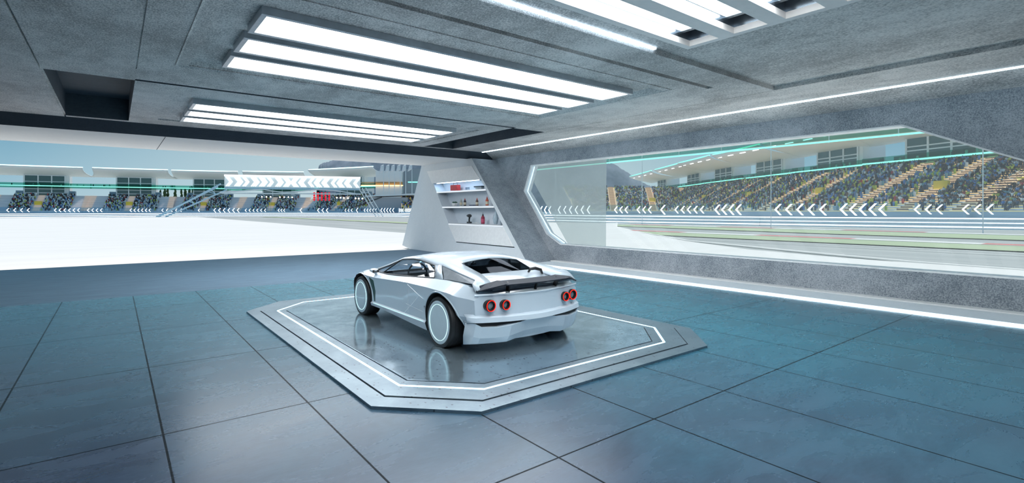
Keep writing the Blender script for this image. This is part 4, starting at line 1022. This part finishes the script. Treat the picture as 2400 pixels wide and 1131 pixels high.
# --- arrow gantry over the track
A = Vector((25.4, 169.0, 0)); B_ = Vector((60.8, 155.4, 0)); GL = (B_-A).length; gang = math.atan2((B_-A).y, (B_-A).x)
gan = thing('arrow_gantry', 'long white gantry of glowing arrows spanning the track on slanted truss legs', 'gantry', tuple((A+B_)/2), gang)
h = GL/2; zb, zt = 8.75, 12.2
m = MB(); m.box(-h, h, -.2, .5, zb, zt-.35); m.build('sign_board', plain('sign_board_face', (.50, .58, .60), .4, emis=(.75, .85, .86), es=.28), gan)
m = MB(); m.box(-h, h, -.75, .6, zt-.35, zt+.1); m.build('top_light_bar', glow('gantry_top_glow', (.97, .96, 1), 2.2), gan)
m = MB(); m.box(-h, h, -.75, .6, zb-.55, zb-.1); m.build('bottom_beam', M_BLUEMET, gan)
xs_ = -h + .9
for k in range(17):
    d = 1 if k < 8 else -1; cx = -h + 1.4 + k*(GL-2.8)/16; 
    m = MB(); n_ = (2, 3, 2, 3, 3, 2, 3, 3, 3, 3, 2, 3, 3, 2, 3, 3, 2)[k]
    for q in range(n_): chevron(m, (cx + d*(q-.8)*.55, -.28, (zb+zt-.35)/2), (d, 0, 0), (0, 1, 0), 1.25, 2.5, .30)
    m.build('glowing_arrow', M_CHEV, gan)
m = MB(); zc_ = 6.9
for y in (-1.2, 1.2):
    m.bar((-h-1, y, zc_), (h, y, zc_+.1), .28)
    pk = [(-h-1, zc_+.2), (-h+10, zb-.6), (-h+16, zc_+.3), (-h+25, zb-.5), (h-8, zc_+1.2), (h, zc_)]
    for a, b in zip(pk[:-1], pk[1:]): m.bar((a[0], y, a[1]), (b[0], y, b[1]), .24)
for k in range(9): m.bar((-h-1+k*(GL+1)/8, -1.2, zc_), (-h-1+k*(GL+1)/8, 1.2, zc_), .18)
m.build('truss', M_WHITEMET, gan)
c0 = A + (B_-A)*0; Minv = (Matrix.Translation((A+B_)/2) @ Matrix.Rotation(gang, 4, 'Z')).inverted()
ft = Minv @ Vector((11.5, 179.8, 0))
for nm, top, foot, sp, mt in (('leg', (-h-.6, 0, zb+.2), (ft.x, ft.y-3, 0), 1.3, M_BLUEMET), ('leg', (h+.5, 0, zb+.2), (h+5.8, 2.5, 0), 1.1, M_WHITEMET)):
    m = MB(); T_ = Vector(top); F_ = Vector(foot)
    cr_ = [(-sp, -.9, 0), (sp, -.9, 0), (0, 1.2, 0)] if mt == M_WHITEMET else [(-.2, -1.2, .6), (1.0, .6, -1.0), (-1.4, .9, -.2)]
    for cth in cr_: m.bar(F_ + Vector(cth)*Vector((1, 1, 0)), T_ + Vector(cth), .34 if mt == M_BLUEMET else .22)
    for k in range(1, 6):
        q = k/6
        for a in range(3):
            c1 = Vector(cr_[a]); c2 = Vector(cr_[(a+1) % 3])
            if k % 2: m.bar(F_.lerp(T_, q) + c1*q, F_.lerp(T_, q) + c2*q, .16)
    m.build(nm, mt, gan)
# --- red start lights hung below the gantry
sl = thing('start_lights', 'block of round red start lights, five columns of four, under the arrow gantry', 'start lights', tuple(A.lerp(B_, .685) + Vector((.4, 1.2, 0)) + Vector((0, -2.2, 0))), gang)
for c_ in range(5):
    m = MB(); m.box(-2.25+c_*1.07-.04, -2.25+c_*1.07+.04, .1, .2, 4.6, 7.3); m.build('post', M_BLACK, sl)
    for r in range(4):
        m = MB(); m.lathe([(0, -.12), (.26, -.12), (.30, -.05), (.30, .1), (0, .1)], (-2.25 + c_*1.07, 0, 5.15 + r*.66), 'Y', 16); m.build('red_lamp', M_RED, sl)
# --- floodlights on the far terrace edge
FLX = [(614,461), (624.5,461), (634.4,461), (656,461.5), (666,461.5), (675.8,461.5), (684.7,462), (789.5,463), (798,463), (805.8,463.5), (815.7,464), (833.4,464.5), (841,465), (849.6,465)]
def at_px(px, py, Z):
    a = (px-1200)/FPX; c_, s_ = math.cos(YAW), math.sin(YAW); return Vector((Z*(a*c_+s_), Z*(-a*s_+c_), 1.8 - (py-493.5)/FPX*Z))
for k, (px, py) in enumerate(FLX):
    p = at_px(px, py, 330 if px < 700 else 275)
    t = thing('floodlight', 'small bright floodlight, %s in the row %s of the red start lights' % (('first', 'second', 'third', 'fourth', 'fifth', 'sixth', 'seventh')[k % 7], 'left' if px < 700 else 'right'), 'floodlight', (p.x, p.y, 9.0), 0,
              'floodlights %s of the red start lights' % ('left' if px < 700 else 'right'))
    m = MB(); m.lathe([(0, -.45), (.3, -.3), (.45, 0), (.3, .3), (0, .45)], (0, 0, p.z-9), 'Z', 10); m.build('lamp', M_SPOT, t); m = MB(); m.tube((0, 0, -9.1), (0, 0, p.z-9-.4), .09, 6); m.build('post', M_GREYMET, t)
# --- flagpoles on a white plinth building
pl = at_px(925, 476, 262); 
t = thing('service_building', 'low grey building with a white projecting roof edge under the flagpoles', 'building', (pl.x, pl.y, 0), -YAW)
m = MB(); m.box(-12, 7, -2, 12, -.1, 8.6); m.build('wall', plain('service_wall', (.42, .44, .48), .7), t)
m = MB(); m.hexa([(-14, -4, 8.9), (-14, 12, 8.9), (-14, 12, 9.5), (-14, -4, 9.5)], [(12, -4, 9.8), (12, 12, 9.8), (12, 12, 10.6), (12, -4, 10.6)]); m.build('roof_edge', M_WHITEMET, t)
m = MB(); m.bar((-26, -2.2, 1.5), (-6, -2.2, 8.7), .35); m.build('stair_rail', M_BLACK, t)
pv = at_px(905, 430, 292)
t = thing('pavilion', 'grey pavilion with a warm orange light line behind the flagpoles', 'building', (pv.x, pv.y, 0), -YAW)
m = MB(); m.box(-6, 9, 0, 18, 0, 24.5); m.build('tower_block', M_BUILD, t)
m = MB(); m.box(9, 42, 4, 18, 0, 26); m.build('wing', plain('pavilion_wing', (.34, .36, .40), .6), t)
m = MB(); m.box(-14, 9.8, -1.2, -.6, 15.9, 16.5); m.build('light_line', M_WARM, t)
m = MB(); m.box(-14, 9.8, -1.2, -1.1, 16.5, 18.2); m.build('balustrade', glassy('amber_glass', (.90, .74, .55), 1.3), t)
m = MB(); m.box(12.7, 24, -1.2, -.7, 17.8, 18.4); m.build('teal_light_line', M_TEAL, t)
m = MB(); m.box(-5, 6, -.3, 0, 17.5, 17.6)
m.build('lintel', M_WHITEMET, t)
M_FLAG = plain('flag_cloth', (.85, .86, .88), .9)
for k, px in enumerate((899, 912, 924.6, 938, 951, 965.6)):
    p = at_px(px, 453, 256); zt_ = 25.0
    t = thing('flagpole', 'thin white flagpole with a white flag, %s of six' % ('leftmost', 'second from the left', 'third from the left', 'fourth from the left', 'fifth from the left', 'rightmost')[k], 'flagpole', (p.x, p.y, 10.0), -YAW, 'flagpoles in a row')
    m = MB(); m.tube((0, 0, 0), (0, 0, zt_-10), .22, 8, .14); m.build('pole', M_WHITEMET, t)
    rows = []
    fz = (3.6, 3.3, 3.0, 2.8, 3.0, 2.4)[k]
    for j in range(5): rows.append([(-(i/6)*1.5*(1+.12*j) , .25*math.sin(i*1.2+j), (zt_-10) - j*fz/4 - .10*i*(1+j*.3)) for i in range(7)])
    m = MB(); m.grid(rows); m.build('flag', M_FLAG, t, smooth=60, solid=.03)
# --- added teal line standing in for a balcony LED reflected in the window
refl_line = thing('reflected_line', 'added teal line and glass edge imitating a balcony light reflected in the window', 'reflected line stand-in', (60, 40, 0))
m = MB(); m.box(-.1, .1, -31, 32, 9.08, 9.24); m.build('light_line', M_TEAL, refl_line)  # added, imitates the reflected LED
m = MB(); m.box(-.02, .02, -31, 32, 9.32, 10.35); m.build('teal_balustrade', M_TEALGLASS, refl_line)  # added glass edge of the reflection stand-in
for k in range(11):
    y = -30 + k*6.1; m = MB(); m.box(-.035, .035, y-.035, y+.035, 9.0 if k % 3 else -.16, 10.4); m.build('post', M_WHITEMET, refl_line)  # added posts of the reflection stand-in
# --- cypress trees behind the left stands
for k, (px, wd, top, Z, kk) in enumerate([(376, 1.0, 446, 470, 'slim'), (386, 1.5, 443.5, 470, 'broad'), (393, 1.4, 444, 475, 'broad'), (411, 1.2, 444.5, 470, 'slim'), (425, .9, 445, 470, 'slim'), (434, 1.4, 443, 478, 'broad'), (444, 1.2, 443, 470, 'slim'), (451, 1.0, 444.5, 470, 'slim')]):
    p = at_px(px, 458, Z); zt_ = 1.8 + (493.5-top)/FPX*Z
    t = thing('cypress_tree', 'dark cypress tree behind the far terrace, %s in its row' % ('leftmost', 'second from the left', 'third from the left', 'fourth from the left', 'fifth from the left', 'third from the right', 'second from the right', 'rightmost')[k], 'tree', (p.x, p.y, -.1), 0, 'cypress trees between the towers')
    m = MB(); rt = random.Random(k)
    for c_ in range(70):
        z = rt.uniform(2, zt_-1); f = 1 - max(0, (z-6)/(zt_-6))**1.5; r = wd*2.0*f; a = rt.uniform(0, 6.28); q = rt.uniform(.2, 1)*r
        b = Vector((math.cos(a)*q, math.sin(a)*q, z)); m.pipe([b, b + Vector((0, 0, 1.3)), b + Vector((math.cos(a)*.2, math.sin(a)*.2, 2.6))], [.25, .62, .03], 5)
    m.build('crown', M_TREE, t); m = MB(); m.tube((0, 0, 0), (0, 0, 4), .3, 8, .2); m.build('trunk', M_TRUNK, t)
# --- wooded hill behind the far stands
m = MB(); R_ = []; rt = random.Random(3)
prof = [(742, 408), (748, 388), (756, 383), (768, 380), (790, 374), (830, 366), (900, 352), (980, 344), (1100, 340), (1250, 348), (1380, 362), (1440, 385), (1475, 408), (1500, 425), (1530, 440)]
pts = []
for i in range(len(prof)-1):
    for k in range(8):
        q = k/8; pts.append((prof[i][0]*(1-q)+prof[i+1][0]*q, prof[i][1]*(1-q)+prof[i+1][1]*q))
pts.append(prof[-1])
base = []; ridge = []; back = []
for px, py in pts:
    r = at_px(px, py - rt.uniform(0, 2.0), 1000); f = at_px(px - (px-1100)*.04, 490, 900); f.z = -5; bk = at_px(px, 490, 1400); bk.z = -5
    base.append(f); ridge.append(r); back.append(bk)
mid = [a.lerp(b, .6) + Vector((0, 0, 8 + rt.uniform(-2, 2))) for a, b in zip(base, ridge)]
m.grid([base, mid, ridge, back]); o = m.build('wooded_hill', M_HILL, smooth=60); tag(o, 'hazy wooded hill rising behind the pavilion and the arrow gantry', 'hill')
bpy.context.view_layer.update()
